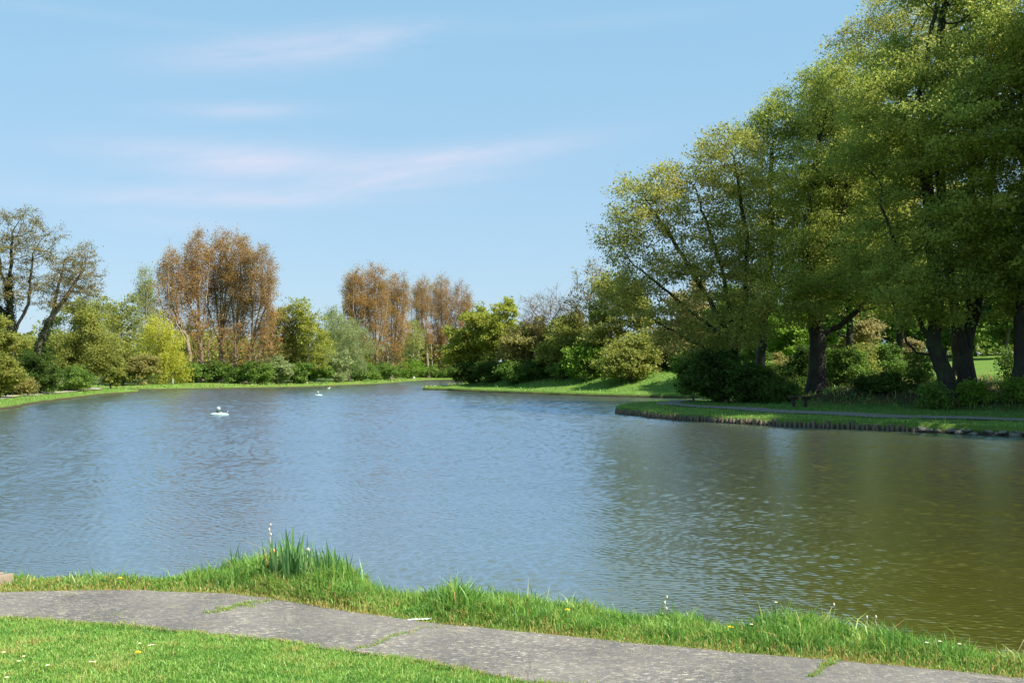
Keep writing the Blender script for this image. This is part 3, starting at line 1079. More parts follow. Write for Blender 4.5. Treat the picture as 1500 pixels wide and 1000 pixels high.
# ------------------------------------------------------------------ the tall beeches and hornbeams on the right
def big_trees():
    tree('hornbeam_tree', 'spreading hornbeam with light open crown reaching furthest left over the inlet, beside the spit path', 'tree', 80, 1058,
         [(962, 300, 72, 62), (915, 350, 36, 50), (930, 430, 50, 50), (1010, 400, 75, 80), (1062, 250, 70, 80), (1075, 370, 70, 90), (1010, 490, 62, 44), (980, 260, 45, 30), (1080, 470, 50, 50, -2)],
         trunks=[[(1058, 590), (1078, 510), (1040, 440), (985, 350), (945, 290)], [(1068, 540), (1092, 450), (1095, 350), (1075, 230)],
                 [(1066, 500), (1010, 455), (940, 395)], [(1078, 510), (1060, 400), (1020, 280)], [(1070, 560), (1030, 510), (960, 470)]],
         r=0.42, n=72000, size=0.165, leaf='beech_brown', bark='dark', natt=2850, step=0.55, pads=(391, 1.43, 0.32), seed=3, up=0.55, spread=0.38, twl=0.9, shell=1.8, twigs=2.0, trop=-0.03, depth=0.8)
    tree('hornbeam_tree', 'tall leafy hornbeam just behind and right of the open leaning one, its top stepping up', 'tree', 88, 1112,
         [(1125, 195, 62, 52), (1170, 190, 50, 80), (1160, 320, 70, 100), (1110, 300, 60, 80), (1130, 420, 60, 50)],
         trunks=[[(1112, 585), (1118, 480), (1130, 380), (1130, 220)], [(1116, 470), (1155, 380), (1180, 250)]],
         r=0.40, n=67737, size=0.165, leaf='beech', bark='dark', natt=2250, step=0.6, pads=(323, 1.62, 0.32), seed=4, up=0.55, spread=0.41, twl=0.9, shell=1.8, twigs=2.0, depth=0.8)
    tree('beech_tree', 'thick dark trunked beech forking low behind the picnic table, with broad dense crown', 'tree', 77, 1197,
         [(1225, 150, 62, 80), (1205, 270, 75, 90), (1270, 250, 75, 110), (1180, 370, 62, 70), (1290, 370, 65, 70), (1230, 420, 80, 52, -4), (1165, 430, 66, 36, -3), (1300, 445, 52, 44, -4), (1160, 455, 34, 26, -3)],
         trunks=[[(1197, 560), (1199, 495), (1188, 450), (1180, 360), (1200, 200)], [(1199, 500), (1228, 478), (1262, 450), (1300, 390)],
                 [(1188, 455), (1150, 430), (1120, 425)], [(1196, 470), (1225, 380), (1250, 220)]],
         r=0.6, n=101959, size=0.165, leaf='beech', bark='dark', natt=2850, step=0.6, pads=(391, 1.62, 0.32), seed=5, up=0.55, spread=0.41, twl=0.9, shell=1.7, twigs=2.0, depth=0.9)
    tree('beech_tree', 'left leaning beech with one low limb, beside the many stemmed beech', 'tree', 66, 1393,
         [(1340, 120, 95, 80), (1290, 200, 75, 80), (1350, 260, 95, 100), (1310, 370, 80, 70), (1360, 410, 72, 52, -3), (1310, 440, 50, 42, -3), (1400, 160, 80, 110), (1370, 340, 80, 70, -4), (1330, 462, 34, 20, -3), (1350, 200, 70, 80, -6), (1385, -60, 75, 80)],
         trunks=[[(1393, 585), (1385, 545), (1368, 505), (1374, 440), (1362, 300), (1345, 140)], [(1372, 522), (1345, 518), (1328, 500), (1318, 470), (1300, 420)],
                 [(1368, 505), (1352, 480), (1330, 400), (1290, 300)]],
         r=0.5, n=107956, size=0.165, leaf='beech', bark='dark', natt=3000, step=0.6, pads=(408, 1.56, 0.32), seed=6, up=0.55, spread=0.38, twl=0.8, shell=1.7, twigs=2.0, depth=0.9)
    tree('beech_tree', 'tall beech dividing into several upright stems just above the reddish leaf litter', 'tree', 67, 1418,
         [(1430, 30, 85, 90), (1400, -60, 90, 90), (1440, 180, 85, 110), (1440, 310, 80, 90), (1440, 400, 74, 50, -3), (1490, 120, 70, 110), (1450, 350, 80, 60, -4), (1480, 440, 50, 46, -3), (1480, 150, 80, 100, -6), (1420, 90, 80, 90, -6), (1440, -170, 95, 90)],
         trunks=[[(1418, 585), (1416, 535), (1402, 470), (1388, 380), (1372, 200), (1380, 20)], [(1415, 530), (1420, 450), (1422, 350), (1430, 100)],
                 [(1417, 520), (1432, 450), (1440, 350), (1470, 150)]],
         r=0.5, n=107956, size=0.165, leaf='beech', bark='dark', natt=3000, step=0.65, pads=(408, 1.56, 0.32), seed=8, up=0.55, spread=0.38, twl=0.8, shell=1.7, twigs=2.0, depth=0.9)
    tree('beech_tree', 'beech at the right edge of the photo with rusty leaves around its straight trunk', 'tree', 64, 1502,
         [(1560, -90, 100, 110), (1560, 60, 100, 120), (1560, 120, 90, 110, -6), (1530, 220, 90, 110), (1530, 360, 80, 80), (1500, 420, 60, 50)],
         trunks=[[(1502, 585), (1500, 500), (1505, 380), (1530, 150)], [(1501, 470), (1530, 380), (1570, 250)]],
         r=0.6, n=63504, size=0.165, leaf='beech', bark='dark', natt=1950, step=0.7, pads=(289, 1.69, 0.32), seed=9, up=0.55, spread=0.41, twl=0.8, shell=1.7, twigs=2.0, depth=0.9)
    tree('beech_tree', 'rear beech filling the crown gap between the forked beech and the left leaning beech', 'tree', 86, 1408,
         [(1290, 90, 90, 80), (1250, 170, 80, 90), (1340, 30, 100, 80), (1330, 250, 100, 130), (1260, 330, 80, 80)],
         trunks=[[(1408, 560), (1400, 470), (1340, 300), (1320, 100)], [(1390, 430), (1300, 330), (1260, 180)]],
         r=0.5, n=84672, size=0.165, leaf='beech_brown', bark='dark', natt=2250, step=0.75, pads=(323, 1.95, 0.32), seed=10, up=0.55, spread=0.46, twl=0.9, shell=1.7, twigs=2.0, depth=0.8)


def right_ground_cover():
    for i, (px, D, lb) in enumerate([(1660, 60, 'first unseen beech added past the right edge to shade the spit lawn'), (1830, 54, 'second unseen beech added past the right edge to shade the spit lawn'), (2120, 47, 'third unseen beech added past the right edge to shade the spit lawn')]):
        tree('beech_tree', lb, 'tree', D, px, [(px, 150, 190, 150), (px, 330, 170, 120), (px - 20, 20, 150, 130, -4), (px - 40, 200, 150, 130, -4)], r=0.5, n=60000, size=0.36, leaf='beech', bark='dark', natt=900,  # beeches added out of view so their wide crowns shade the spit lawn
             step=0.9, pads=(170, 1.6, 0.35), seed=90 + i, up=0.55, spread=0.6, twl=1.0, twigs=1.5)
    for i, (px, D, el_, lb) in enumerate([(1245, 102, [(1245, 360, 60, 110), (1225, 440, 50, 50)], 'tall rear tree half hidden behind the crown of the forked beech'),
                                          (1318, 106, [(1318, 350, 60, 110), (1330, 440, 44, 44)], 'tall rear tree half hidden behind the low limb of the leaning beech'),
                                          (1425, 142, [(1425, 360, 50, 110), (1440, 430, 44, 60)], 'tall tree beyond the sunlit lawn behind the many stemmed beech'),
                                          (1530, 140, [(1525, 350, 60, 120), (1500, 440, 40, 50)], 'tall tree beyond the sunlit lawn at the right photo edge')]):
        tree('rear_tree', lb, 'tree', D, px, el_, r=0.35, n=20000, size=0.32, leaf='green', bark='dark', natt=900, step=0.9, pads=(140, 1.6, 0.5), seed=60 + i, spread=0.5, twl=1.0,
             group='tall trees standing behind the beeches')
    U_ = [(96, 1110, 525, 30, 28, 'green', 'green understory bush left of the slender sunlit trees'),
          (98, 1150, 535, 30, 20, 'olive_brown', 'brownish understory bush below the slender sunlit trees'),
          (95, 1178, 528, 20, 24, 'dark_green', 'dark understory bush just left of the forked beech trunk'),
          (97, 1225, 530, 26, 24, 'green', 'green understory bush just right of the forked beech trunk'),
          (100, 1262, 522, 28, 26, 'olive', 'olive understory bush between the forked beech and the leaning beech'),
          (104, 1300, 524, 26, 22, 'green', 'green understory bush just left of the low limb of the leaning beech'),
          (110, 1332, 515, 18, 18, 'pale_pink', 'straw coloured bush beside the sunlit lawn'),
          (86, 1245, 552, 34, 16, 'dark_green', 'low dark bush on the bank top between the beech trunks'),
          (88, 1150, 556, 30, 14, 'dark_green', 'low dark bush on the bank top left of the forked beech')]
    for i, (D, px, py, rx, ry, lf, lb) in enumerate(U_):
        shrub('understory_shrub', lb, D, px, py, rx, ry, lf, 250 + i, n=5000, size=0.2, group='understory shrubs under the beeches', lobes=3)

    D_ = [('dark_shrub', 'dark green bush crowding the foot of the open hornbeam on the spit', 78, 1045, 550, 42, 42, 'dark_green', 12000),
          ('dark_shrub', 'mid green rounded bush left of the hornbeam foot, over the end of the spit path', 84, 1016, 548, 24, 36, 'green', 6000),
          ('dark_shrub', 'low dark bramble bush between the hornbeam bush and the picnic table', 76, 1095, 558, 34, 30, 'dark_green', 6000),
          ('sapling', 'leafy sapling bush right of the forked beech trunk', 80, 1238, 536, 30, 26, 'green', 5000),
          ('sapling', 'thin leafy sapling under the low limb of the leaning beech', 71, 1345, 540, 16, 20, 'green', 1500),
          ('sapling', 'sparse seedling standing against the sunlit lawn near the right edge', 68, 1482, 535, 12, 26, 'green', 900),
          ('low_plant', 'small leafy plant at the foot of the leaning beech', 64, 1372, 570, 14, 14, 'green', 1200),
          ('low_plant', 'small yellow green plant at the foot of the many stemmed beech', 64, 1428, 574, 15, 12, 'bright_green', 1000),
          ('low_plant', 'pale sapling leaves sprouting on the bank at the right edge', 63, 1487, 565, 12, 14, 'bright_green', 700),
          ('dark_shrub', 'low dark undergrowth clump on the bank right behind the picnic table', 74, 1140, 575, 30, 14, 'dark_green', 3500),
          ('dark_shrub', 'low dark undergrowth clump on the bank right of the forked beech', 71, 1290, 570, 38, 14, 'dark_green', 3500)]
    for i, (nm, lb, D, px, py, rx, ry, lf, n) in enumerate(D_):
        shrub(nm, lb, D, px, py, rx, ry, lf, 100 + i, n=n, size=0.17 if D < 75 else 0.2, cat='plant' if nm == 'low_plant' else 'shrub', lobes=3)
    # sunlit trees seen under the canopy
    B = [('background_tree', 'slender sunlit green tree seen through the gap left of the forked beech trunk', 120, 1165, [(1150, 495, 30, 40), (1175, 470, 24, 36)], 'bright_green', 7000),
         ('background_tree', 'slender light green tree seen between the hornbeam and the forked beech, further left', 125, 1118, [(1115, 490, 30, 48)], 'bright_green', 6000),
         ('background_tree', 'pale leafed tree beyond the lawn, right of the forked beech trunk', 132, 1255, [(1250, 490, 34, 34)], 'pale_pink', 6000),
         ('background_tree', 'light green tree beyond the lawn under the low limb', 142, 1315, [(1315, 470, 36, 40)], 'bright_green', 6000),
         ('background_tree', 'dark tree closing the far end of the sunlit lawn at the right edge', 128, 1475, [(1475, 430, 50, 72), (1510, 430, 40, 70)], 'dark_green', 12000),
         ('background_tree', 'dark tree behind the many stemmed beech at the top of the sunlit lawn', 138, 1405, [(1405, 450, 45, 60)], 'green', 9000),
         ('background_tree', 'grey green tree behind the hornbeam trunks', 112, 1070, [(1070, 480, 34, 60)], 'green', 8000),
         ('background_tree', 'pale beige tree glimpsed left of the hornbeam trunk above the green slope', 130, 1010, [(1015, 470, 34, 60)], 'pale_pink', 7000),
         ('background_tree', 'mid green tree behind the forked beech crown', 125, 1210, [(1210, 440, 40, 70)], 'green', 8000)]
    for i, (nm, lb, D, px, el_, lf, n) in enumerate(B):
        tree(nm, lb, 'tree', D, px, el_, r=0.22, n=int(n*1.8), size=0.32, leaf=lf, bark='brown', natt=600, step=0.8, pads=(100, 1.5, 0.5), seed=130 + i, spread=0.4,
             group='trees beyond the sunlit lawn')


# ------------------------------------------------------------------ the bushy row on the slope behind the first spit
def right_row():
    R_ = [('bushy_tree', 'yellow green bushy tree at the left end of the row on the slope', 150, 692, [(690, 500, 30, 46), (672, 515, 16, 34), (705, 480, 22, 30)], 'yellow_green', 13000, 0.35),
          ('bushy_tree', 'tall yellow olive tree second from the left in the row on the slope', 147, 738, [(738, 482, 26, 46), (750, 520, 26, 34), (722, 500, 20, 40)], 'yellow_green', 13000, 0.35),
          ('bushy_tree', 'brownish olive bushy tree in front of the bare crowned tree', 140, 768, [(768, 515, 30, 38), (785, 500, 22, 36)], 'olive_brown', 11000, 0.33),
          ('bushy_tree', 'olive tree with pale leaf tips right of the bare crowned tree', 135, 828, [(828, 508, 34, 44), (850, 490, 26, 38), (812, 530, 22, 24)], 'olive', 13000, 0.33),
          ('bushy_tree', 'dark olive tree beside the hornbeam, tallest leafy one of the slope row', 128, 912, [(905, 455, 40, 52), (930, 470, 34, 50), (880, 490, 30, 40), (890, 420, 22, 30)], 'olive', 17000, 0.30),
          ('bushy_tree', 'pale olive drooping bush low on the slope below the dark olive tree', 121, 930, [(930, 522, 30, 34), (905, 535, 24, 24)], 'olive', 9000, 0.28),
          ('bushy_tree', 'straw coloured bush at the right end of the slope row', 124, 972, [(972, 518, 20, 32), (985, 500, 16, 24)], 'pale_pink', 6000, 0.28),
          ('bushy_tree', 'bright green leafy bush left of the dark olive tree', 128, 858, [(858, 528, 22, 24)], 'bright_green', 6000, 0.28)]
    for i, (nm, lb, D, px, el_, lf, n, sz) in enumerate(R_):
        D += 3
        tree(nm, lb, 'tree', D, px, el_, r=0.25, n=int(n*1.2), size=sz, leaf=lf, bark='brown', natt=800, step=0.7, pads=(130, 1.4, 0.5), seed=160 + i, spread=0.38, shell=2.0, twl=1.0, tip=0.012)
    tree('bare_tree', 'leafless purplish twigged tree rising above the slope row', 'tree', 143, 800,
         [(800, 462, 40, 36), (785, 470, 26, 28), (822, 468, 26, 26)], trunks=[[(800, 555), (800, 505), (796, 470)], [(800, 500), (815, 460)]],
         r=0.25, n=700, size=0.2, leaf='twiggy', bark='purple', natt=1000, step=0.6, pads=(120, 1.2, 1.0), seed=180, spread=0.2, twigs=3.0, twl=1.4, tip=0.02, trop=0.06, ivy=(0.14, 8.0, 2600))
    tree('twiggy_tree', 'thinly leaved twiggy tree poking up between the bare tree and the dark olive tree', 'tree', 138, 868,
         [(866, 425, 26, 36), (848, 460, 24, 30), (880, 470, 22, 40)], r=0.22, n=3600, size=0.24, leaf='twiggy', bark='brown', natt=800, step=0.6,
         pads=(90, 1.2, 1.0), seed=181, spread=0.3, twigs=2.2, twl=1.1, tip=0.018, trop=0.1)
    D_ = [(146, 690, 545, 24, 14, 'dark_green', 'dark bush under the yellow green tree at the left end of the slope'),
          (142, 722, 542, 22, 16, 'dark_green', 'dark bush under the second tree of the slope row'),
          (136, 758, 545, 24, 14, 'green', 'green bush at the foot of the brownish olive tree'),
          (134, 795, 540, 22, 16, 'dark_green', 'ivy dark bush at the foot of the bare crowned tree'),
          (130, 832, 544, 20, 13, 'green', 'green bush at the foot of the pale tipped olive tree'),
          (128, 880, 540, 22, 16, 'dark_green', 'dark bush in the hollow of the slope row'),
          (120, 1003, 538, 20, 22, 'green', 'fresh green bush where the slope meets the hornbeam bushes'),
          (122, 955, 545, 18, 13, 'dark_green', 'dark bush beneath the straw coloured bush')]
    for i, (D, px, py, rx, ry, lf, lb) in enumerate(D_):
        shrub('slope_shrub', lb, D + 5, px, py, rx * 1.3, ry, lf, 200 + i, n=4500, size=0.26, group='shrubs at the foot of the slope row', lobes=3)


# ------------------------------------------------------------------ the far shore
def poplar(label, D, base, cx, top, bot, rx, seed, group, n=9000, leaf='poplar', r=0.38):
    n = int(n * 2.9)
    cy_ = (top + bot) / 2
    ry = (bot - top) / 2
    ells = [(cx, cy_, rx * 0.95, ry), (cx, top + ry * 0.75, rx * 0.85, ry * 0.70)]
    tr = [[(base, 560), ((base * 2 + cx) / 3, bot - 8), (cx, cy_), (cx, top + 12)]]
    rng = np.random.default_rng(seed)
    for k in range(5):
        a = (k - 2) / 2.0
        y0 = bot + 5 - rng.uniform(0, 0.35) * ry
        x0 = base + (cx - base) * (560 - y0) / (560 - cy_)
        tr.append([(x0, y0), (cx + a * rx * 0.75, y0 - ry * 0.75, rng.uniform(-2, 2)), (cx + a * rx * 0.85, top + 18 + abs(a) * 18, rng.uniform(-2, 2))])
    return tree('poplar_tree', label, 'tree', D, base, ells, trunks=tr, r=r, n=n, size=0.19, leaf=leaf, bark='poplar', natt=1400, step=0.8,
                pads=(200, 0.75, 2.6), trop=0.5, seed=seed, group=group, up=0.3, aspect=0.5, spread=0.36, twigs=2.6, twl=1.6, tip=0.02, shell=1.7, kill=0.7)


def far_shore():
    g = 'tall brown leaved poplars on the far shore'
    poplar('leftmost poplar of the left clump, leaning out to the left', 170, 284, 252, 362, 500, 22, 301, g, 5200)
    poplar('second poplar from the left in the left clump, the tallest', 172, 297, 287, 336, 510, 25, 302, g, 8500)
    poplar('middle poplar of the left clump, upright', 175, 324, 323, 343, 515, 24, 303, g, 8500)
    poplar('fourth poplar from the left in the left clump', 172, 342, 352, 344, 510, 23, 304, g, 8500)
    poplar('rightmost poplar of the left clump with thin outer twigs', 170, 360, 384, 358, 515, 22, 305, g, 6500)
    poplar('leftmost poplar of the middle clump above the grey green willow', 214, 532, 520, 393, 520, 20, 306, g, 9500)
    poplar('central poplar of the middle clump', 216, 552, 549, 390, 525, 23, 307, g, 10500)
    poplar('rightmost poplar of the middle clump', 218, 573, 582, 398, 525, 22, 308, g, 10000)
    poplar('left poplar of the right clump', 238, 628, 618, 406, 520, 19, 309, g, 8500)
    poplar('middle poplar of the right clump', 240, 645, 646, 402, 520, 20, 310, g, 9000)
    poplar('right poplar of the right clump beside the yellow green tree', 242, 662, 676, 412, 525, 20, 311, g, 7000)
    poplar('narrow greenish poplar left of the tall brown clump, behind the yellow willow', 182, 220, 213, 398, 520, 14, 312, None, 4200, 'olive', 0.2)

    O = [('young_poplar', 'orange leaved young poplar below the tallest poplar', 166, 308, [(300, 505, 22, 34), (318, 490, 16, 26)], 'poplar_orange', 882),
         ('young_poplar', 'orange leaved young poplar under the fourth poplar', 167, 345, [(345, 505, 20, 34)], 'poplar_orange', 756),
         ('young_poplar', 'small orange leaved tree under the rightmost poplar of the left clump', 166, 378, [(376, 522, 18, 24), (392, 500, 14, 28)], 'poplar_orange', 756),
         ('young_poplar', 'orange leaved young poplars right of the grey green willow', 208, 565, [(562, 515, 24, 30), (580, 525, 16, 24)], 'poplar_orange', 1155),
         ('young_poplar', 'orange brown young tree under the right clump of poplars', 230, 642, [(640, 515, 18, 28), (655, 500, 12, 24)], 'poplar_orange', 882),
         ('broadleaf_tree', 'olive tree with brown tinge right of the left poplar clump', 176, 412, [(410, 492, 22, 50), (396, 510, 16, 38)], 'olive_brown', 8000),
         ('broadleaf_tree', 'green feathery tree between the olive tree and the yellow green birch', 178, 432, [(432, 480, 20, 46), (440, 520, 20, 30)], 'olive', 8000),
         ('birch_tree', 'yellow green birch with pale slanting trunk', 174, 448, [(458, 478, 20, 38), (468, 515, 16, 30), (440, 460, 12, 20)], 'yellow_green', 7000),
         ('birch_tree', 'pale green slim tree between the middle and right poplar clumps', 205, 606, [(605, 500, 15, 34)], 'olive', 4000),
         ('willow_tree', 'rounded grey green willow in the middle of the far shore', 172, 512, [(508, 490, 30, 44), (530, 515, 22, 34), (490, 475, 20, 30), (492, 520, 20, 28)], 'grey_green', 15000),
         ('willow_tree', 'bright yellow willow on the far shore left of the poplars', 158, 240, [(238, 505, 27, 42), (245, 530, 26, 28), (230, 480, 14, 28)], 'yellow', 13000),
         ('broadleaf_tree', 'pale green airy tree left of the yellow willow', 150, 178, [(180, 468, 22, 38), (172, 500, 18, 36)], 'olive', 5000),
         ('broadleaf_tree', 'olive green tree behind the round goat willow on the left', 165, 150, [(146, 470, 22, 40), (160, 490, 18, 44)], 'olive', 6000)]
    for i, (nm, lb, D, px, el_, lf, n) in enumerate(O):
        willow = nm == 'willow_tree'
        tr = None
        if lb.startswith('yellow green birch'):
            tr = [[(447, 562), (452, 520), (456, 490), (462, 460)]]
        tree(nm, lb, 'tree', D, px, el_, trunks=tr, r=0.22, n=int(n*1.15), size=0.28, leaf=lf, bark='birch' if nm == 'birch_tree' else ('poplar' if 'poplar' in nm else 'brown'),
             natt=800, step=0.8, pads=(110, 1.4, 0.9), seed=330 + i, spread=0.4, hang=0.55 if willow else 0.0, aspect=0.35 if willow else 0.6, shell=2.0, tip=0.015, up=0.4)
    S = [(164, 275, 545, 27, 16, 'green', 'dark green bush right of the yellow willow'),
         (166, 312, 545, 27, 15, 'green', 'dark green bush at the foot of the tallest poplar'),
         (166, 345, 548, 24, 13, 'green', 'green bush at the foot of the fourth poplar'),
         (165, 378, 545, 27, 16, 'green', 'dark green bush below the rightmost poplar of the left clump'),
         (164, 405, 540, 21, 20, 'grey_green', 'pale grey green bush right of the left poplar clump'),
         (168, 435, 545, 24, 17, 'green', 'green bush below the feathery tree'),
         (166, 462, 542, 22, 19, 'green', 'fresh green bush at the foot of the pale birch'),
         (166, 492, 536, 27, 25, 'grey_green', 'grey green bush below the rounded willow'),
         (178, 530, 545, 27, 16, 'green', 'dark bush under the right side of the rounded willow'),
         (195, 560, 547, 27, 14, 'green', 'green bush below the orange young poplars'),
         (204, 598, 544, 27, 16, 'bright_green', 'light green bush left of the pale trunks'),
         (225, 630, 547, 24, 12, 'green', 'low bush among the pale far trunks'),
         (238, 655, 546, 21, 12, 'olive_brown', 'brownish low bush at the far end of the lake'),
         (238, 675, 540, 18, 17, 'green', 'green bush behind the tip of the grassy slope'),
         (152, 208, 540, 27, 23, 'olive_brown', 'brown twiggy bush left of the yellow willow foot'),
         (150, 180, 540, 24, 21, 'olive', 'olive bush behind the end of the left bank')]
    for i, (D, px, py, rx, ry, lf, lb) in enumerate(S):
        shrub('shore_shrub', lb, D, px, py, rx, ry, lf, 400 + i, n=4200, size=0.30, group='undergrowth bushes along the far shore', lobes=3)
    # thin bare pale trunks
    for i, (px, D, top, lb) in enumerate([(632, 236, 500, 'thin pale trunk, leftmost of the three slim far trees'), (645, 238, 495, 'thin pale trunk in the middle of the three slim far trees'),
                                       (668, 234, 490, 'thin pale trunk beside the tip of the grassy slope')]):
        tree('slim_tree', lb, 'tree', D, px, [(px, top, 8, 16)], trunks=[[(px, 560), (px + 1, 530), (px - 1, top)]], r=0.11, n=900, size=0.3, leaf='poplar', bark='birch',
             natt=90, step=0.9, pads=(14, 0.9, 1.2), seed=440 + i, trop=0.4, group='slim pale trunks on the far shore')


# ------------------------------------------------------------------ the left bank
def left_bank():
    tree('ash_tree', 'tall dark stemmed ivy clad tree with thin leaf at the left edge', 'tree', 100, 16,
         [(10, 365, 58, 58), (45, 350, 42, 46), (-45, 390, 60, 60), (25, 420, 50, 40)],
         trunks=[[(16, 590), (16, 480), (14, 420), (18, 340)], [(16, 500), (42, 445), (48, 370)], [(15, 470), (-20, 430), (-50, 380)], [(16, 440), (2, 400), (-6, 340)]],
         r=0.42, n=20000, size=0.135, leaf='twiggy', bark='dark', natt=1500, step=0.55, pads=(190, 1.1, 0.8), seed=501, spread=0.2, twigs=2.4, twl=0.9, tip=0.013, trop=0.08, shell=1.7,
         ivy=(0.16, 12.5, 6500))
    tree('ash_tree', 'leaning thin leaved tree reaching right over the round goat willow', 'tree', 98, 52,
         [(108, 400, 38, 44), (125, 380, 22, 26), (85, 430, 36, 30), (128, 420, 20, 24)],
         trunks=[[(52, 585), (56, 510), (72, 470), (100, 430), (125, 390)], [(74, 466), (85, 420), (95, 380)]],
         r=0.33, n=12000, size=0.13, leaf='twiggy', bark='grey', natt=1000, step=0.5, pads=(130, 1.0, 0.8), seed=502, spread=0.2, twigs=2.4, twl=0.8, tip=0.013, trop=0.05, shell=1.7,
         ivy=(0.13, 8.0, 2500))
    for i, (px, D, w_, h_, lf, lb) in enumerate([(-85, 92, 46, 70, 'olive', 'bushy tree just past the left photo edge'), (-190, 88, 52, 90, 'green', 'second bushy tree past the left photo edge'),
                                             (-310, 84, 52, 70, 'olive_brown', 'third bushy tree past the left photo edge'), (-440, 80, 60, 95, 'olive', 'fourth bushy tree past the left photo edge')]):
        shrub('bushy_tree', lb, D, px, 570 - h_, w_, h_, lf, 560 + i, n=9000, size=0.26, cat='tree', lobes=6)
    L_ = [('bushy_tree', 'green leafy bush tree at the far left edge of the photo', 90, 0, 520, 36, 62, 'olive', 13000, 0.2),
          ('goat_willow', 'big rounded olive green goat willow on the left bank', 100, 115, 505, 48, 62, 'olive', 17000, 0.22),
          ('shrub', 'dark bush between the leafy edge bush and the round goat willow', 95, 55, 540, 34, 36, 'dark_green', 7000, 0.2),
          ('shrub', 'grey flowering bush with whitish twigs by the left bank path', 92, 68, 560, 18, 20, 'grey_green', 2500, 0.16),
          ('shrub', 'olive brown bush between the goat willow and the airy tree', 125, 162, 525, 20, 40, 'olive', 6000, 0.24),
          ('shrub', 'rusty low bush at the foot of the edge bush', 88, 28, 566, 18, 16, 'olive_brown', 3000, 0.16),
          ('shrub', 'dark bush at the foot of the round goat willow', 96, 100, 556, 30, 20, 'green', 4500, 0.2)]
    for i, (nm, lb, D, px, py, rx, ry, lf, n, sz) in enumerate(L_):
        shrub(nm, lb, D, px, py, rx, ry, lf, 520 + i, n=n, size=sz, cat='tree' if nm != 'shrub' else 'shrub', lobes=6 if rx > 30 else 3)


def distant_wood():
    rng = np.random.default_rng(77)
    Cs, Ts = [], []
    for k in range(230):
        a = rng.uniform(-1.1, 0.9)
        D = rng.uniform(262, 330)
        if k < 60:
            a = rng.uniform(-0.55, -0.02); D = rng.uniform(262, 285)
        x, y = D * math.sin(a), D * math.cos(a)
        rx, rz = rng.uniform(3, 6.5), rng.uniform(4.0, 6.5)
        n = 900
        d = norm(rng.normal(0, 1, (n, 3))) * (rng.random(n) ** 0.4)[:, None]
        d *= (1 + 0.25 * np.sin(d[:, :1] * 5 + k) * np.cos(d[:, 2:] * 6 + k))
        z0 = float(land_z(np.array([x]), np.array([y]))[0])
        Cs.append(np.array([x, y, z0 + rz * 0.95]) + d * np.array([rx, rx, rz]))
        Ts.append(np.full(n, rng.random()))
    o = leaves(rng, np.concatenate(Cs), 0.75, 'distant_wood', LM['olive'], None, 0.3, 0.7, tint=np.concatenate(Ts))
    tag(o, 'soft olive green wood closing the view behind the far shore trees', 'wood', kind='stuff')


def hill_wood():
    rng = np.random.default_rng(78)
    Cs, Ts = [], []
    for k in range(75):
        a = rng.uniform(0.235, 0.85)
        D = rng.uniform(150, 190)
        x, y = D * math.sin(a), D * math.cos(a)
        rx = rng.uniform(3.5, 6.0)
        rz = (3.6 + 5.0 * min(1, (a - 0.235) / 0.18)) * rng.uniform(0.85, 1.15)
        n = 1300
        d = norm(rng.normal(0, 1, (n, 3))) * (rng.random(n) ** 0.4)[:, None]
        d *= (1 + 0.25 * np.sin(d[:, :1] * 5 + k) * np.cos(d[:, 2:] * 6 + k))
        z0 = float(land_z(np.array([x]), np.array([y]))[0])
        Cs.append(np.array([x, y, z0 + rz * 0.93]) + d * np.array([rx, rx, rz]))
        Ts.append(np.full(n, rng.random()))
    o = leaves(rng, np.concatenate(Cs), 0.62, 'hillside_wood', LM['green'], None, 0.3, 0.7, tint=np.concatenate(Ts))
    tag(o, 'green wood along the top of the sunlit lawn behind the beeches', 'wood', kind='stuff')


big_trees()
print("big trees", round(time.time() - T00, 1))
right_ground_cover()
right_row()
print("right", round(time.time() - T00, 1))
far_shore()
print("far", round(time.time() - T00, 1))
left_bank()
distant_wood()
hill_wood()
print("trees done", round(time.time() - T00, 1), "leaves", NLEAF[0])

# ------------------------------------------------------------------ grass
def blades(rng, B, H, Wd, tint, name, lean=0.35, curl=0.35):
    """B (n,3) roots, H heights, Wd widths"""
    n = len(B)
    a = rng.uniform(0, 2 * PI, n)
    side = np.stack([np.cos(a), np.sin(a), 0 * a], 1)
    la = rng.uniform(0, 2 * PI, n)
    ln = np.stack([np.cos(la), np.sin(la), 0 * la], 1) * (np.abs(rng.normal(0, lean, n)) * H)[:, None]
    up = np.array([0, 0, 1.0])
    m = B + ln * 0.35 + up * (H * 0.6)[:, None]
    tip = B + ln * (1 + curl) + up * (H * np.clip(1 - 0.25 * np.linalg.norm(ln, axis=1) / H, 0.5, 1))[:, None]
    w_ = Wd[:, None]
    V = np.stack([B - side * w_ * 0.5, B + side * w_ * 0.5, m + side * w_ * 0.42, m - side * w_ * 0.42, tip], 1).reshape(-1, 3)
    k = np.arange(n)[:, None] * 5
    F4 = k + np.array([[0, 1, 2, 3]])
    F3 = k + np.array([[3, 2, 4]])
    o = np_mesh(name, V, [F4, F3], GRASS, attrs={'tint': ('FACE', np.concatenate([tint, tint]))})
    return o


def vnoise(x, y, s, seed=0):
    r = np.random.default_rng(seed)
    out = 0
    for k in range(5):
        f = s * (1.0 + 0.7 * k); th = r.uniform(0, PI); ph = r.uniform(0, 6.28, 2)
        out = out + np.sin((x * math.cos(th) + y * math.sin(th)) * f + ph[0]) * np.cos((-x * math.sin(th) + y * math.cos(th)) * f * 0.9 + ph[1])
    return out / 2.2


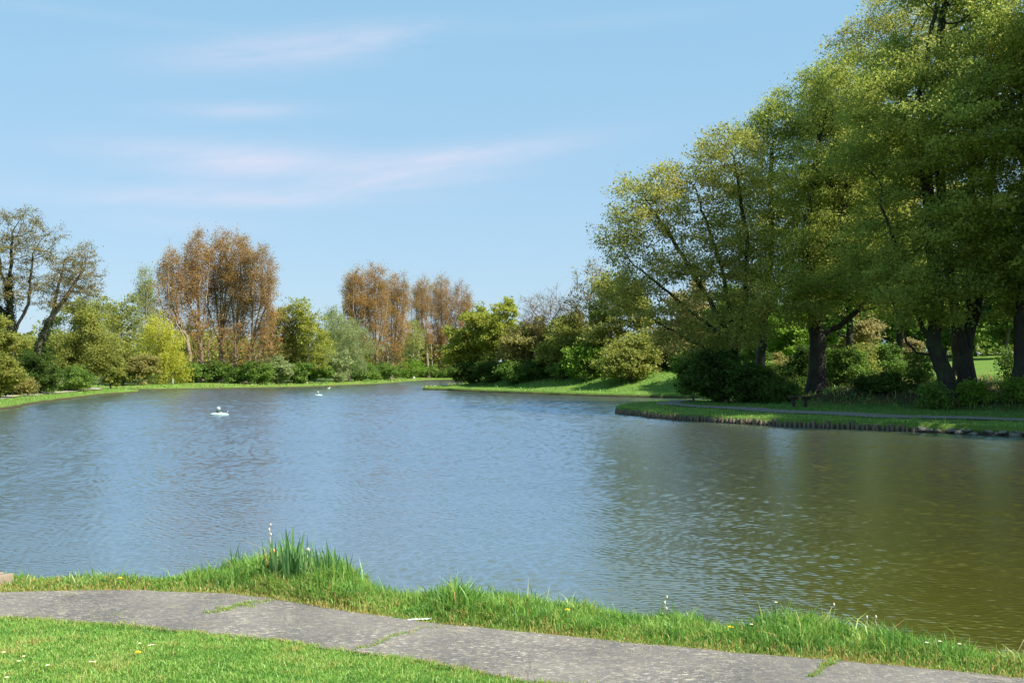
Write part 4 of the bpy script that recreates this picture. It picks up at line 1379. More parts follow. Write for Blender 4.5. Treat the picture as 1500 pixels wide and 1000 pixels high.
def near_grass():
    rng = np.random.default_rng(21)
    # strip between the path and the water
    n = 190000
    x = rng.uniform(-10.5, 8.5, n)
    fe = far_edge_y(x)
    y = fe - 0.03 + rng.random(n) * 2.6
    sd = sdist(x, y)
    keep = (sd > -0.10)
    x, y, sd, fe = x[keep], y[keep], sd[keep], fe[keep]
    px = 750 + 1450 * x / y
    hp = np.interp(px, [-200, 0, 120, 160, 230, 270, 330, 370, 430, 520, 545, 580, 640, 670, 700, 760, 850, 960, 1040, 1090, 1130, 1180, 1240, 1300, 1400, 1500, 1700],
                   [.07, .08, .10, .14, .08, .13, .18, .22, .24, .23, .15, .10, .18, .26, .16, .14, .13, .13, .14, .13, .18, .20, .15, .16, .13, .13, .13])
    ed = y - fe
    mid = sstep(-0.02, 0.45, ed)
    h = hp * (0.18 + 0.82 * mid) * np.exp(rng.normal(0, 0.28, len(x)))
    clump = vnoise(x, y, 2.2, 4)
    h *= np.clip(1 + 0.35 * clump, 0.45, 1.6)
    tint = 0.47 + 0.15 * vnoise(x, y, 1.6, 9) + 0.08 * vnoise(x, y, 5.0, 19) + rng.normal(0, 0.14, len(x))
    brown = np.exp(-np.clip(ed, 0, 9) / 0.17) * (0.85 + 0.5 * vnoise(x, y, 1.3, 7)) + 0.35 * np.exp(-((px + 0) / 170.0) ** 2) * (ed < 0.7)
    tint = np.where(rng.random(len(x)) < np.clip(brown, 0, 0.9), rng.uniform(0.75, 1.0, len(x)), tint)
    tint = np.where(rng.random(len(x)) < 0.06, rng.uniform(0.7, 0.95, len(x)), tint)
    z = land_z(x, y, np.maximum(sd, 0.2)) - 0.01
    z = np.where(sd < 0.02, z - 0.12, z)
    wd = 0.007 + 0.016 * np.clip(h, 0, 0.6) * np.exp(rng.normal(0, 0.3, len(x))) + 0.002
    o = blades(rng, np.stack([x, y, z], 1), h, wd, np.clip(tint, 0, 1), 'bank_grass', 0.42, 0.4)
    tag(o, 'long bright green grass on the bank between the path and the water', 'grass', kind='stuff')
    # mown lawn
    n = 260000
    x = rng.uniform(-9, 3.2, n)
    ne = near_edge_y(x)
    y = ne + 0.05 - rng.random(n) ** 1.1 * 5.2
    px = 750 + 1450 * x / np.maximum(y, 1)
    keep = (px > -160) & (y > 6.2)
    x, y, ne = x[keep], y[keep], ne[keep]
    c1 = vnoise(x, y, 3.0, 14); c2 = vnoise(x, y, 9.0, 15)
    h = 0.038 * np.exp(rng.normal(0, 0.3, len(x))) * np.clip(1 + 0.35 * c1 + 0.2 * c2, 0.4, 1.8)
    tint = 0.52 + 0.14 * c1 + 0.10 * c2 + 0.12 * vnoise(x, y, 0.9, 16) + rng.normal(0, 0.12, len(x))
    tint = np.where(rng.random(len(x)) < np.clip(0.05 + 0.12 * vnoise(x, y, 1.2, 17) + 0.5 * np.exp(-(ne - y) / 0.05), 0.02, 0.7), rng.uniform(0.7, 0.95, len(x)), tint)
    o = blades(rng, np.stack([x, y, land_z(x, y) - 0.005], 1), h, 0.006 + 0.004 * rng.random(len(x)), np.clip(tint, 0, 1), 'lawn_grass', 0.7, 0.3)
    tag(o, 'short mown bright green lawn grass in the lower left foreground', 'grass', kind='stuff')
    # weeds growing in the path joints
    pts = []
    for (a, b, k) in [(a_, b_, int(k_ * 0.6)) for a_, b_, k_ in [((300, 898), (400, 877), 900), ((318, 893), (372, 886), 700), ((520, 953), (600, 925), 500), ((600, 926), (660, 912), 160), ((1185, 993), (1222, 968), 700), ((1205, 975), (1230, 966), 500), ((130, 905), (190, 902), 60), ((95, 872), (108, 871), 60)]]:
        f = rng.random(k)
        p = np.stack([a[0] + (b[0] - a[0]) * f + rng.normal(0, 3, k), a[1] + (b[1] - a[1]) * f + 2.2 * np.sin(f * 9 + k) + rng.normal(0, 0.9, k)], 1)
        D = 1450 * 3.14 / (p[:, 1] - 537)
        pts.append(np.stack([(p[:, 0] - 750) / 1450 * D, D], 1))
    pts = np.concatenate(pts)
    z = land_z(pts[:, 0], pts[:, 1])
    hh = 0.028 * np.exp(rng.normal(0, 0.4, len(pts)))
    o = blades(rng, np.column_stack([pts, z]), hh, 0.007 + 0 * hh, np.clip(0.62 + rng.normal(0, 0.24, len(pts)), 0, 1), 'joint_weeds', 0.8, 0.3)
    tag(o, 'small weeds and grass rooted in the joints of the near path', 'weeds', kind='stuff')
    # dry bits of grass and grit blown over the path
    n = 2600
    x = rng.uniform(-9, 7, n)
    ne, fe = near_edge_y(x), far_edge_y(x)
    f = np.where(rng.random(n) < 0.55, rng.beta(1, 5, n) * np.where(rng.random(n) < 0.5, 1, -1) % 1.0, rng.random(n))
    y = ne + (fe - ne) * f
    C = np.stack([x, y, land_z(x, y) + 0.012], 1)
    a = rng.uniform(0, 2 * PI, n)
    d = np.stack([np.cos(a), np.sin(a), rng.normal(0, 0.1, n)], 1); e = np.stack([-np.sin(a), np.cos(a), 0 * a], 1)
    L = rng.uniform(0.006, 0.028, n)[:, None]; w_ = rng.uniform(0.0015, 0.005, n)[:, None]
    V = np.stack([C - d * L, C + e * w_ + [0, 0, 0.003], C + d * L, C - e * w_ + [0, 0, 0.003]], 1).reshape(-1, 3)
    o = np_mesh('path_litter', V, [np.arange(4 * n).reshape(-1, 4)], plain_mat('dry_litter', (0.42, 0.35, 0.22), 0.9, 0.5, 40))
    tag(o, 'dry grass bits and grit scattered over the near path', 'litter', kind='stuff')


def edge_grass():
    rng = np.random.default_rng(31)

    def along(n, cond, lo, hi, h, wd, name, label, tm=0.45, ts=0.14):
        i = rng.integers(0, len(LAKE), n * 3)
        A = LAKE[i]; B = LAKE[(i + 1) % len(LAKE)]
        seg = np.linalg.norm(B - A, axis=1)
        keep = cond(A[:, 0], A[:, 1])
        A, B = A[keep], B[keep]
        p = A + (B - A) * rng.random((len(A), 1))
        T = B - A
        N = np.stack([T[:, 1], -T[:, 0]], 1) / (np.linalg.norm(T, axis=1)[:, None] + 1e-9)
        off = rng.uniform(lo, hi, len(p)) ** 1.0
        p = p + N * off[:, None]
        s = sdist(p[:, 0], p[:, 1])
        ok = s > lo - 0.02
        p, s = p[ok][:n], s[ok][:n]
        z = land_z(p[:, 0], p[:, 1], np.maximum(s, 0.12))
        hh = h * np.exp(rng.normal(0, 0.35, len(p))) * np.clip(1 + 0.6 * vnoise(p[:, 0], p[:, 1], 1.1, 3), 0.4, 1.9) * (0.55 + 0.6 * np.exp(-s / 0.4))
        t = tm + 0.12 * vnoise(p[:, 0], p[:, 1], 0.6, 5) + rng.normal(0, ts, len(p))
        t = np.where(rng.random(len(p)) < 0.07, rng.uniform(0.7, 1, len(p)), t)
        o = blades(rng, np.column_stack([p, z - 0.03]), hh, wd * (0.7 + 0.6 * rng.random(len(p))), np.clip(t, 0, 1), name, 0.45, 0.3)
        tag(o, label, 'grass', kind='stuff')
    along(42000, lambda x, y: (x > 7) & (y > 46) & (y < 100) & (x < 34), -0.08, 4.5, 0.15, 0.03, 'spit_grass', 'green grass on the long spit with the picnic table')
    along(26000, lambda x, y: (x > -16) & (y > 103) & (y < 160) & (x < 32), -0.08, 4.5, 0.16, 0.05, 'slope_grass', 'sunlit grass along the edge of the first spit', 0.55)
    along(16000, lambda x, y: (x < -36) & (y > 55) & (y < 142), -0.08, 4.0, 0.18, 0.05, 'left_bank_grass', 'grass along the edge of the left bank', 0.5)
    along(26000, lambda x, y: (x < -10) & (y > 140), -0.08, 4.0, 0.30, 0.09, 'far_shore_grass', 'yellowish grass strip along the far shore', 0.68)
    # coarse undergrowth over the shaded bank below the beeches
    n = 26000
    x = rng.uniform(13, 42, n); y = rng.uniform(55, 92, n)
    s = sdist(x, y)
    k = (s > 5.5) & (s < 30) & (rng.random(n) < 0.35 + 0.65 * (vnoise(x, y, 0.5, 12) > 0))
    x, y, s = x[k], y[k], s[k]
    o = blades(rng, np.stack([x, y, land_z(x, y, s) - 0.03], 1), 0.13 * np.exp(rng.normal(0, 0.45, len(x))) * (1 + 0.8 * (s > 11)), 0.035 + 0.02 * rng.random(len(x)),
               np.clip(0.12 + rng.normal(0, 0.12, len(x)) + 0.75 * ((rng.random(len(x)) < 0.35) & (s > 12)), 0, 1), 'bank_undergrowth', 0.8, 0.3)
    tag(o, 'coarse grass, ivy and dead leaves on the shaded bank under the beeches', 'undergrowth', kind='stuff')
    # the long grass of the slope behind the first spit
    n = 30000
    x = rng.uniform(-12, 30, n); y = rng.uniform(112, 165, n)
    s = sdist(x, y)
    k = (s > 2.5) & (s < 17)
    x, y, s = x[k], y[k], s[k]
    o = blades(rng, np.stack([x, y, land_z(x, y, s) - 0.03], 1), 0.22 * np.exp(rng.normal(0, 0.4, len(x))), 0.07 + 0.03 * rng.random(len(x)),
               np.clip(0.35 + 0.12 * vnoise(x, y, 0.5, 8) + rng.normal(0, 0.12, len(x)), 0, 1), 'slope_long_grass', 0.6, 0.3)
    tag(o, 'longer green grass on the slope below the bushy row', 'grass', kind='stuff')


# ------------------------------------------------------------------ plants on the near bank
def on_bank(px, D):
    x = (px - 750) / 1450.0 * D
    return np.array([x, D, float(land_z(np.array([x]), np.array([D]))[0])])


def blade_leaf(mb, base, h, w_, az, lean, droop=0.15, n=7):
    """long sword leaf, folded along the middle"""
    d = np.array([math.cos(az), math.sin(az), 0]); s = np.array([-math.sin(az), math.cos(az), 0])
    L, M, R = [], [], []
    for k in range(n + 1):
        t = k / n
        c = np.array(base) + d * (lean * t + droop * t ** 3) * h + np.array([0, 0, h * (t - 0.12 * droop * t ** 3 * 4)])
        ww = w_ * (0.75 + 0.5 * math.sin(PI * min(t * 1.2, 1)) * 0.5) * (1 - t ** 4) * 0.5 + 0.0008
        L.append(c - s * ww); M.append(c + d * ww * 0.35); R.append(c + s * ww)
    V = L + M + R
    F = []
    for k in range(n):
        F += [(k, n + 1 + k, n + 2 + k, k + 1), (n + 1 + k, 2 * n + 2 + k, 2 * n + 3 + k, n + 2 + k)]
    mb.add(V, F)


def plants():
    iris_m = leaf_mat('iris_leaf', (0.16, 0.30, 0.11), (0.26, 0.44, 0.16), (0.38, 0.55, 0.22), 0.45, 6)
    dock_m = leaf_mat('dock_leaf', (0.03, 0.08, 0.015), (0.06, 0.14, 0.02), (0.13, 0.22, 0.04), 0.35, 6)
    straw = plain_mat('dry_stalk', (0.50, 0.42, 0.27), 0.8)
    pale = plain_mat('faded_flower', (0.62, 0.55, 0.38), 0.8, 0.3, 60)
    orange = plain_mat('withered_flower', (0.62, 0.30, 0.13), 0.8, 0.3, 60)
    rng = np.random.default_rng(61)

    def iris(label, px, D, n, h0, sprd, seed, az0=None):
        r_ = np.random.default_rng(seed)
        b = on_bank(px, D)
        root = tag(empty('iris_plant', b), label, 'plant', 'sword leaved iris plants on the bank')
        for k in range(n):
            mb = MB()
            p = (r_.normal(0, sprd, 1)[0], r_.normal(0, sprd * 0.7, 1)[0], -0.02)
            blade_leaf(mb, p, h0 * r_.uniform(0.6, 1.05), r_.uniform(0.034, 0.058), r_.uniform(0, 2 * PI) if az0 is None else az0 + r_.normal(0, 0.5), abs(r_.normal(0.08, 0.10)), r_.uniform(0.02, 0.2))
            mb.build('leaf', iris_m, root, True)
        return root
    a = iris('tall clump of blue green sword leaves on the bulge of the bank', 424, 14.05, 64, 0.90, 0.12, 1)
    mb = MB(); mb.lathe((-0.24, 0, 0.50), [(0.004, -0.03), (0.03, 0), (0.042, 0.02), (0.03, 0.05), (0.006, 0.06)], 9)
    st = MB(); st.tube([(-0.22, 0, 0), (-0.23, 0, 0.3), (-0.24, 0, 0.5)], 0.005, 5); st.build('stem', straw, a)
    tag(mb.build('withered_flower', orange, a, True), 'withered orange flower head')
    mb = MB(); mb.lathe((0.26, 0, 0.53), [(0.004, -0.03), (0.022, 0), (0.028, 0.02), (0.006, 0.05)], 9)
    st = MB(); st.tube([(0.2, 0, 0), (0.24, 0, 0.3), (0.26, 0, 0.5)], 0.004, 5); st.build('stem', straw, a)
    mb.build('flower', pale, a, True)
    iris('shorter pale clump of iris leaves leaning left, right of the tall clump', 476, 13.95, 26, 0.76, 0.14, 2, PI + 0.95)
    iris('few thin iris leaves standing in the long grass at the right of the bulge', 500, 14.0, 5, 0.60, 0.05, 3)
    iris('small dark upright sword leaf tuft on the bank right of the bulge', 676, 13.0, 5, 0.42, 0.06, 4)
    iris('small sword leaf tuft beside the long grass hump right of the bulge', 648, 13.0, 4, 0.34, 0.06, 5)

    def stalk(name, label, px, D, h, lean, mat, head=None, r=0.005, heads=1):
        b = on_bank(px, D)
        root = tag(empty(name, b), label, 'dry stalk' if mat is straw else 'plant')
        mb = MB(); mb.tube([(0, 0, -0.02), (lean * 0.3, 0, h * 0.55), (lean, 0, h)], [r, r * .8, r * .5], 6); mb.build('stem', mat, root, True)
        if head:
            for k in range(heads):
                hb = MB(); z = h - k * 0.07
                hb.lathe((lean * (1 - 0.1 * k) + 0.012 * (-1) ** k, 0, z), [(0.003, -0.02), (0.010, 0), (0.012, 0.012), (0.003, 0.03)], 8)
                hb.build('seed_head', head, root, True)
        return root
    stalk('dry_stalk', 'pale dry stalk leaning right at the left end of the bank', 36, 14.2, 0.16, 0.06, straw, None, 0.008)
    stalk('dry_stalk', 'pale dry stalk leaning left, further from the timber edge', 110, 14.2, 0.16, -0.05, straw, None, 0.008)
    stalk('flowering_stalk', 'pale flowering stalk rising left of the tall iris clump', 398, 14.5, 0.82, -0.03, straw, pale, 0.005, 3)
    stalk('seeding_grass', 'bent pale grass stalk with seed head above the right bank hump', 1202, 11.3, 0.42, 0.14, straw, pale, 0.003)
    stalk('seeding_grass', 'yellow green seeding stalk standing at the water left of the right hump', 973, 12.1, 0.32, 0.02, straw, pale, 0.004, 3)
    stalk('dandelion_clock', 'white dandelion clock on curved stem, the left of the pair right of the hump', 1276, 11.2, 0.30, -0.06, straw, pale, 0.004)
    stalk('dandelion_clock', 'white dandelion clock on curved stem, the right of the pair right of the hump', 1288, 11.1, 0.33, -0.05, straw, pale, 0.004)
    stalk('seeding_grass', 'thin dark grass stalk leaning right near the right edge of the bank', 1485, 10.2, 0.36, 0.12, straw, None, 0.003)
    # broad leaved weed at the foot of the iris
    b = on_bank(428, 13.9)
    root = tag(empty('dock_plant', b), 'low rosette of dark pointed leaves below the tall iris clump', 'plant')
    for k in range(11):
        mb = MB(); a_ = k * 2.4
        blade_leaf(mb, (0, 0, 0.03), rng.uniform(0.10, 0.2), 0.05, a_, 1.2, 0.1)
        mb.build('leaf', dock_m, root, True)
    b = on_bank(404, 14.2)
    root = tag(empty('pale_weed', b), 'pale yellow green bushy weed left of the tall iris leaves', 'plant')
    mb = MB()
    for k in range(9):
        a_ = k * 0.7
        mb.tube([(0, 0, 0), (0.1 * math.cos(a_), 0.06 * math.sin(a_), 0.25), (0.16 * math.cos(a_), 0.1 * math.sin(a_), 0.42 + 0.08 * math.sin(k * 3))], 0.003, 4)
    mb.build('stems', straw, root)
    C = np.concatenate([np.array([0.16 * math.cos(k * 0.7), 0.1 * math.sin(k * 0.7), 0.36 + 0.08 * math.sin(k * 3)]) * f + rng.normal(0, 0.025, (34, 3)) for k in range(9) for f in (0.7, 1.0)])
    leaves(rng, C, 0.045, 'foliage', LM['yellow_green'], root, 0.5, 0.35)

    # flowers in the lawn and on the bank
    petal = plain_mat('daisy_petal', (0.80, 0.80, 0.76), 0.6, 0.05)
    yel = plain_mat('dandelion_yellow', (0.85, 0.62, 0.02), 0.6, 0.1)
    stem_m = plain_mat('flower_stem', (0.10, 0.2, 0.04), 0.7)

    def flower(kind, label, x, y, h, r, group):
        z = float(land_z(np.array([x]), np.array([y]))[0])
        root = tag(empty(kind, (x, y, z)), label, 'flower', group)
        mb = MB(); mb.tube([(0, 0, 0), (0.004, 0, h)], 0.0015, 5); mb.build('stem', stem_m, root)
        if kind == 'daisy':
            mb = MB()
            for k in range(12):
                a_ = k * PI / 6
                c, s = math.cos(a_), math.sin(a_)
                mb.add([(0.2 * r * c, 0.2 * r * s, h), (r * .7 * c - .14 * r * s, r * .7 * s + .14 * r * c, h + r * .25), (r * c, r * s, h + r * .3), (r * .7 * c + .14 * r * s, r * .7 * s - .14 * r * c, h + r * .25)], [(0, 1, 2, 3)])
            mb.build('petals', petal, root)
            mb = MB(); mb.lathe((0, 0, h), [(r * .3, -0.002), (r * .34, 0.003), (r * .18, r * .3), (0.0005, r * .36)], 10); mb.build('eye', yel, root, True)
        else:
            mb = MB()
            for ring_, (rr_, zz, nn) in enumerate([(1.0, .15, 22), (.72, .35, 18), (.42, .5, 12)]):
                for k in range(nn):
                    a_ = k * 2 * PI / nn + ring_ * .2
                    c, s = math.cos(a_), math.sin(a_)
                    q1, q2 = .12 * r, .1 * r
                    mb.add([(q1 * c, q1 * s, h), (r * rr_ * c - q2 * s, r * rr_ * s + q2 * c, h + r * zz), (r * rr_ * c + q2 * s, r * rr_ * s - q2 * c, h + r * zz)], [(0, 1, 2)])
            mb.build('petals', yel, root)

    def lawn_xy(px, py):      # where a lawn pixel meets the sloping lawn
        D = 14.0
        for _ in range(60):
            x = (px - 750) / 1450 * D
            z = float(land_z(np.array([x]), np.array([D]))[0]) + 0.05
            D = 0.6 * D + 0.4 * 1450 * (HC - z) / (py - 537)
        return (px - 750) / 1450 * D, D
    gd = 'daisies in the lower left lawn'
    for px, py, lb in [(35, 961, 'daisy left of the dark tuft, upper one of the close pair at the left'), (28, 968, 'lower daisy of the close pair at the left edge of the lawn'),
                       (70, 974, 'lone daisy on the lawn below and right of the close left pair'), (133, 969, 'left daisy of the pair below the middle of the lawn strip'),
                       (138, 969, 'right daisy of the pair below the middle of the lawn strip'), (205, 942, 'small daisy left of the bright daisy cluster'),
                       (219, 945, 'left daisy of the bright cluster above the lawn dandelion'), (224, 944, 'right daisy of the bright cluster above the lawn dandelion'),
                       (10, 992, 'daisy nearest the lower left corner'), (6, 955, 'faint daisy at the left photo edge')]:
        x, y = lawn_xy(px, py)
        flower('daisy', lb, x, y, 0.05, 0.021, gd)
    x, y = lawn_xy(202, 956); flower('dandelion', 'yellow dandelion in the lawn just below the daisy cluster', x, y, 0.055, 0.033, 'yellow dandelions')
    for px, D, h, lb in [(176, 14.0, 0.15, 'yellow dandelion on the bank at the left, near the water'), (831, 12.1, 0.17, 'yellow dandelion on the bank in the middle of the path edge'),
                         (1070, 11.4, 0.14, 'yellow dandelion on the bank left of the right hump')]:
        flower('dandelion', lb, (px - 750) / 1450 * D, D, h, 0.036, 'yellow dandelions')
    for px, D, h, lb in [(1101, 11.3, 0.2, 'white daisy on the left flank of the right grass hump'), (1137, 11.6, 0.38, 'white daisy on top of the right grass hump'),
                         (1358, 10.55, 0.2, 'white daisy on the right bank, left one of three'), (1377, 10.6, 0.2, 'white daisy on the right bank, middle one of three'),
                         (1406, 10.5, 0.2, 'white daisy on the right bank, right one of three')]:
        flower('daisy', lb, (px - 750) / 1450 * D, D, h, 0.024, 'daisies on the right bank')


# ------------------------------------------------------------------ built things
def built():
    wood = plain_mat('weathered_wood', (0.24, 0.19, 0.13), 0.85, 0.3, 12)
    dkwood = plain_mat('dark_table_wood', (0.055, 0.042, 0.032), 0.8, 0.3, 12)
    stake_m = bark_mat('stake_wood', (0.05, 0.038, 0.025), (0.20, 0.15, 0.10), 4, (0.05, 0.09, 0.02))
    hull_m = plain_mat('white_float_plastic', (0.38, 0.52, 0.47), 0.4, 0.06)
    dome_m = plain_mat('white_dome_plastic', (0.48, 0.52, 0.52), 0.35, 0.04)
    motor_m = plain_mat('dark_green_housing', (0.03, 0.07, 0.06), 0.5, 0.1)
    # picnic table
    x0, y0 = 20.0, 68.8
    z0 = float(land_z(np.array([x0]), np.array([y0]))[0])
    t = tag(empty('picnic_table', (x0, y0, z0)), 'dark wooden table with flared trestle legs on the shaded grass behind the spit path', 'picnic table')
    t.rotation_euler[2] = 0.12
    mb = MB()
    for k in range(5):
        mb.box((0, -0.30 + k * 0.15, 0.72), (1.62, 0.14, 0.05), bev=0.008)
    mb.build('table_top', dkwood, t)
    for s in (-1, 1):
        mb = MB()
        x = 0.42 * s
        P, F = [], []
        prof = [(0.0, 0.09), (0.38, 0.08), (0.52, 0.14), (0.62, 0.28), (0.693, 0.36)]
        for z, hw in prof:
            P += [(x - hw + 0.1 * s * z, -0.06, z - 0.02), (x + hw + 0.1 * s * z, -0.06, z - 0.02), (x + hw + 0.1 * s * z, 0.06, z - 0.02), (x - hw + 0.1 * s * z, 0.06, z - 0.02)]
        for k in range(len(prof) - 1):
            F += [(k * 4 + i, k * 4 + (i + 1) % 4, k * 4 + 4 + (i + 1) % 4, k * 4 + 4 + i) for i in range(4)]
        F += [(3, 2, 1, 0), tuple(range(len(P) - 4, len(P)))]
        mb.add(P, F)
        mb.build('trestle_leg', dkwood, t)
    # log palisade along the spit edge
    seg = [i for i in range(len(LAKE)) if 7.5 < LAKE[i, 0] < 22.2 and 53 < LAKE[i, 1] < 76]
    P = LAKE[seg]
    L = np.concatenate([[0], np.cumsum(np.linalg.norm(np.diff(P, axis=0), axis=1))])
    rng = np.random.default_rng(88)
    pal = tag(empty('log_palisade', (P[0][0], P[0][1], 0)), 'row of short upright log stakes edging the spit at the water', 'palisade')
    nst = 96
    for k in range(nst):
        s = L[-1] * (k + 0.5 + rng.normal(0, 0.10)) / nst
        x, y = np.interp(s, L, P[:, 0]), np.interp(s, L, P[:, 1])
        mb = MB()
        rr_ = rng.uniform(0.075, 0.11)
        h = 0.33 + rng.normal(0, 0.06)
        lx, ly = rng.normal(0, 0.012, 2)
        mb.lathe((0, 0, 0), [(rr_, -0.5), (rr_, h - 0.03), (rr_ * 0.7, h), (0.01, h + 0.01)], 9)
        o = mb.build('stake', stake_m, pal, True)
        o.location = (x - P[0][0] + lx, y - P[0][1] + ly - 0.05, 0)
        o.rotation_euler = (rng.normal(0, 0.05), rng.normal(0, 0.05), rng.uniform(0, 6))
    # stones at the water's edge right of the palisade
    stone_m = bark_mat('edge_stone', (0.07, 0.062, 0.055), (0.27, 0.24, 0.20), 2, (0.10, 0.13, 0.05))
    protos = []
    for k in range(5):
        r_ = np.random.default_rng(900 + k)
        V, F = [], []
        nu, nv = 9, 6
        for j in range(1, nv):
            for i in range(nu):
                th, ph = 2 * PI * i / nu, PI * j / nv
                rad = 1 + r_.normal(0, 0.16)
                V.append((rad * math.sin(ph) * math.cos(th), rad * math.sin(ph) * math.sin(th) * .8, rad * math.cos(ph) * .6))
        V += [(0, 0, .6), (0, 0, -.6)]
        n0 = len(V) - 2
        for j in range(nv - 2):
            for i in range(nu):
                a_, b_ = j * nu + i, j * nu + (i + 1) % nu
                F.append((a_, a_ + nu, b_ + nu, b_))
        mb = MB(); mb.add(V, F + [(n0, i, (i + 1) % nu) for i in range(nu)] + [(n0 + 1, (nv - 2) * nu + (i + 1) % nu, (nv - 2) * nu + i) for i in range(nu)])
        protos.append(mb.build('edge_stone', stone_m))
    ed = [i for i in range(len(LAKE)) if 20.9 < LAKE[i, 0] < 29.5 and 45 < LAKE[i, 1] < 55]
    P = LAKE[ed]
    L = np.concatenate([[0], np.cumsum(np.linalg.norm(np.diff(P, axis=0), axis=1))])
    for k in range(46):
        o = protos[k] if k < 5 else protos[k % 5].copy()
        if k >= 5:
            COL.objects.link(o)
        s = rng.uniform(0, L[-1])
        r_ = rng.uniform(0.10, 0.24)
        o.location = (np.interp(s, L, P[:, 0]) + rng.normal(0, 0.10), np.interp(s, L, P[:, 1]) - rng.uniform(-0.08, 0.12), rng.uniform(0.02, 0.2))
        o.scale = (r_ * 1.3, r_, r_ * 0.9)
        o.rotation_euler = (rng.normal(0, 0.2), rng.normal(0, 0.2), rng.uniform(0, 6))
        tag(o, 'rough grey stone lying at the water edge right of the log stakes', 'stone', 'stones along the water edge at the right')

    # floating aerators
    def aerator(label, px, py, wpx, rz):
        D = 1450 * HC / (py - 537)
        x = (px - 750) / 1450 * D
        Lh = wpx / 1450 * D * 0.5
        t = tag(empty('floating_aerator', (x, D, 0)), label, 'float', 'white floats on the lake')
        mb = MB()
        mb.lathe((0, 0, 0), [(0.80, -0.12), (0.93, -0.02), (1.0, 0.05), (0.93, 0.11), (0.62, 0.17), (0.35, 0.21), (0.30, 0.22)], 28, Lh, Lh * 0.45)
        mb.build('hull', hull_m, t, True)
        s = Lh / 0.72
        mb = MB(); mb.lathe((-0.05 * s, 0, 0.205), [(0.17 * s, 0), (0.18 * s, 0.1 * s), (0.15 * s, 0.15 * s)], 18); mb.build('motor_housing', motor_m, t, True)
        mb = MB(); mb.lathe((-0.05 * s, 0, 0.205 + 0.15 * s), [(0.15 * s * math.cos(a), 0.13 * s + 0.15 * s * math.sin(a)) for a in np.linspace(-1.0, 1.5, 9)], 20)
        mb.build('dome', dome_m, t, True)
        mb = MB(); mb.tube([(0.62 * s, 0, 0.1), (0.64 * s, 0, 0.34 * s)], 0.018 * s, 8); mb.build('post', dome_m, t, True)
        mb = MB(); mb.box((0.30 * s, 0, 0.24), (0.14 * s, 0.12 * s, 0.10 * s), bev=0.01); mb.build('junction_box', motor_m, t)
        mb = MB(); mb.lathe((-0.66 * s, 0, 0.06), [(0.04 * s, -0.05), (0.05 * s, 0), (0.04 * s, 0.05)], 10); mb.build('mooring_ring', motor_m, t, True)
        t.rotation_euler[2] = rz
    aerator('larger near white float with round dome on a dark housing, left of the lake centre', 321, 608, 28, 0.1)
    aerator('smaller distant white float with dome, right of the larger one', 466, 579.5, 13, -0.2)
    # gull
    D = 1450 * HC / (569.5 - 537); x = (481 - 750) / 1450 * D
    g = tag(empty('gull', (x, D, 0)), 'tiny white gull swimming close to the far shore', 'bird')
    wm = plain_mat('white_feathers', (0.85, 0.85, 0.82), 0.7, 0.04)
    pts = [(-0.34, 0, .10), (-0.2, 0, .09), (0, 0, .08), (0.15, 0, .11), (0.2, 0, .2), (0.24, 0, .27), (0.3, 0, .27), (0.36, 0, .255)]
    mb = MB(); mb.tube(pts, [0.02, 0.09, 0.13, 0.10, 0.05, 0.055, 0.045, 0.01], 12); mb.build('body', wm, g, True)
    gm = plain_mat('grey_feathers', (0.30, 0.31, 0.33), 0.7)
    for s in (-1, 1):
        mb = MB(); mb.tube([(0.1, 0.10 * s, .15), (-0.1, 0.12 * s, .16), (-0.42, 0.03 * s, .15)], [0.03, 0.05, 0.01], 8); mb.build('wing', gm, g, True)
    mb = MB(); mb.tube([(0.35, 0, .257), (0.42, 0, .245)], [0.012, 0.004], 6); mb.build('beak', plain_mat('beak_yellow', (0.7, 0.5, 0.1)), g)
    # white post on the far shore
    x, D = (253 - 750) / 1450 * 158.0, 158.0
    z = float(land_z(np.array([x]), np.array([D]))[0])
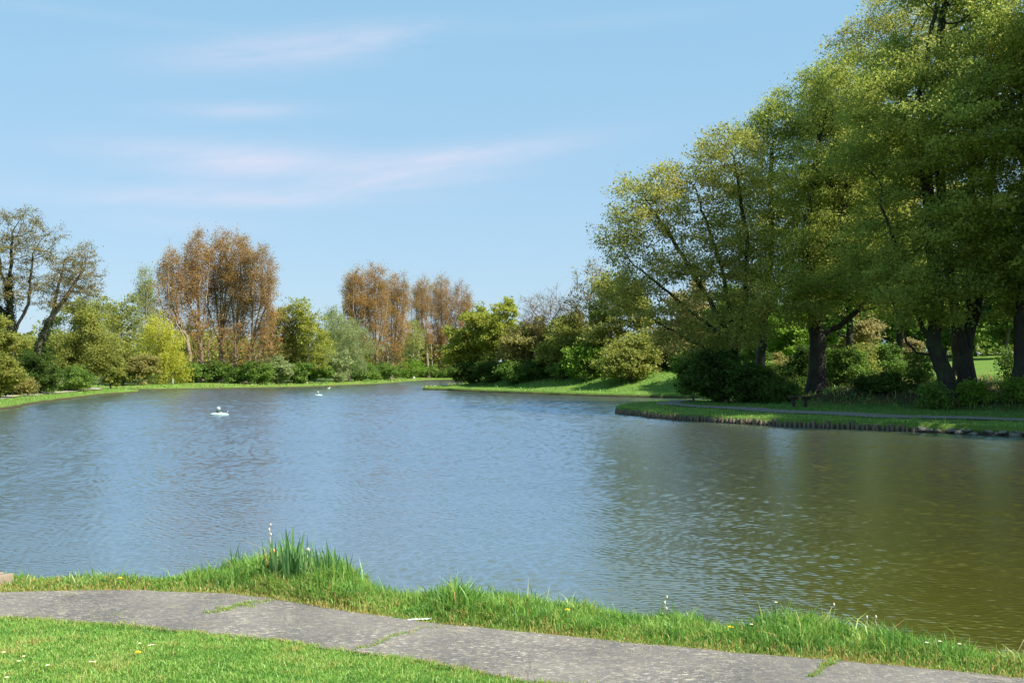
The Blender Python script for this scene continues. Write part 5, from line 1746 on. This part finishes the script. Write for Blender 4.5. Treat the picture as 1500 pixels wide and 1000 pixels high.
    t = tag(empty('marker_post', (x, D, z)), 'short white marker post on the grass in front of the yellow willow', 'post')
    mb = MB(); mb.box((0, 0, 0.4), (0.22, 0.2, 0.9), bev=0.03); mb.build('shaft', dome_m, t)
    mb = MB(); mb.box((0, 0, 0.89), (0.3, 0.28, 0.08), bev=0.02); mb.build('cap', plain_mat('grey_cap', (0.35, 0.36, 0.38)), t)
    # timber edging at the left
    t = tag(empty('timber_edging', (-7.35, 14.25, 0.36)), 'end of a weathered timber plank edging at the left photo edge', 'plank')
    t.rotation_euler[2] = 0.95
    mb = MB(); mb.box((-0.6, 0, 0.05), (1.5, 0.10, 0.2), bev=0.01); mb.build('plank', wood, t)
    for sx in (-1.2, 0.02):
        mb = MB(); mb.box((sx, 0.09, 0.0), (0.08, 0.08, 0.34), bev=0.01); mb.build('peg', wood, t)
    # white paint streak lying on the path
    D = 4567 / (908.5 - 537)
    x = (615 - 750) / 1450 * D
    mb = MB()
    r_ = np.random.default_rng(6)
    up_, dn = [], []
    for k in range(15):
        f = k / 14
        up_.append((-0.16 + 0.32 * f, 0.012 + 0.022 * math.sin(PI * f) + r_.normal(0, .003), 0.0))
        dn.append((-0.16 + 0.32 * f, -0.012 - 0.02 * math.sin(PI * f * f) + r_.normal(0, .003), 0.0))
    V = up_ + dn + [(a, b, 0.006) for a, b, c in up_] + [(a, b, 0.006) for a, b, c in dn]
    F = [(k + 30, k + 45, k + 46, k + 31) for k in range(14)] + [(k, k + 30, k + 31, k + 1) for k in range(14)] + [(k + 45, k + 15, k + 16, k + 46) for k in range(14)]
    F += [(0, 15, 45, 30), (29, 14, 44, 59)]
    mb.add(V, F)
    o = mb.build('paint_splash', plain_mat('white_paint', (0.82, 0.81, 0.76), 0.6, 0.1, 30))
    o.location = (x, D, float(land_z(np.array([x]), np.array([D]))[0]) + 0.009)
    o.rotation_euler[2] = 0.25
    tag(o, 'thin white splash of paint lying on the near path', 'paint mark')



near_grass()
edge_grass()
plants()
built()
print("all", round(time.time() - T00, 1))
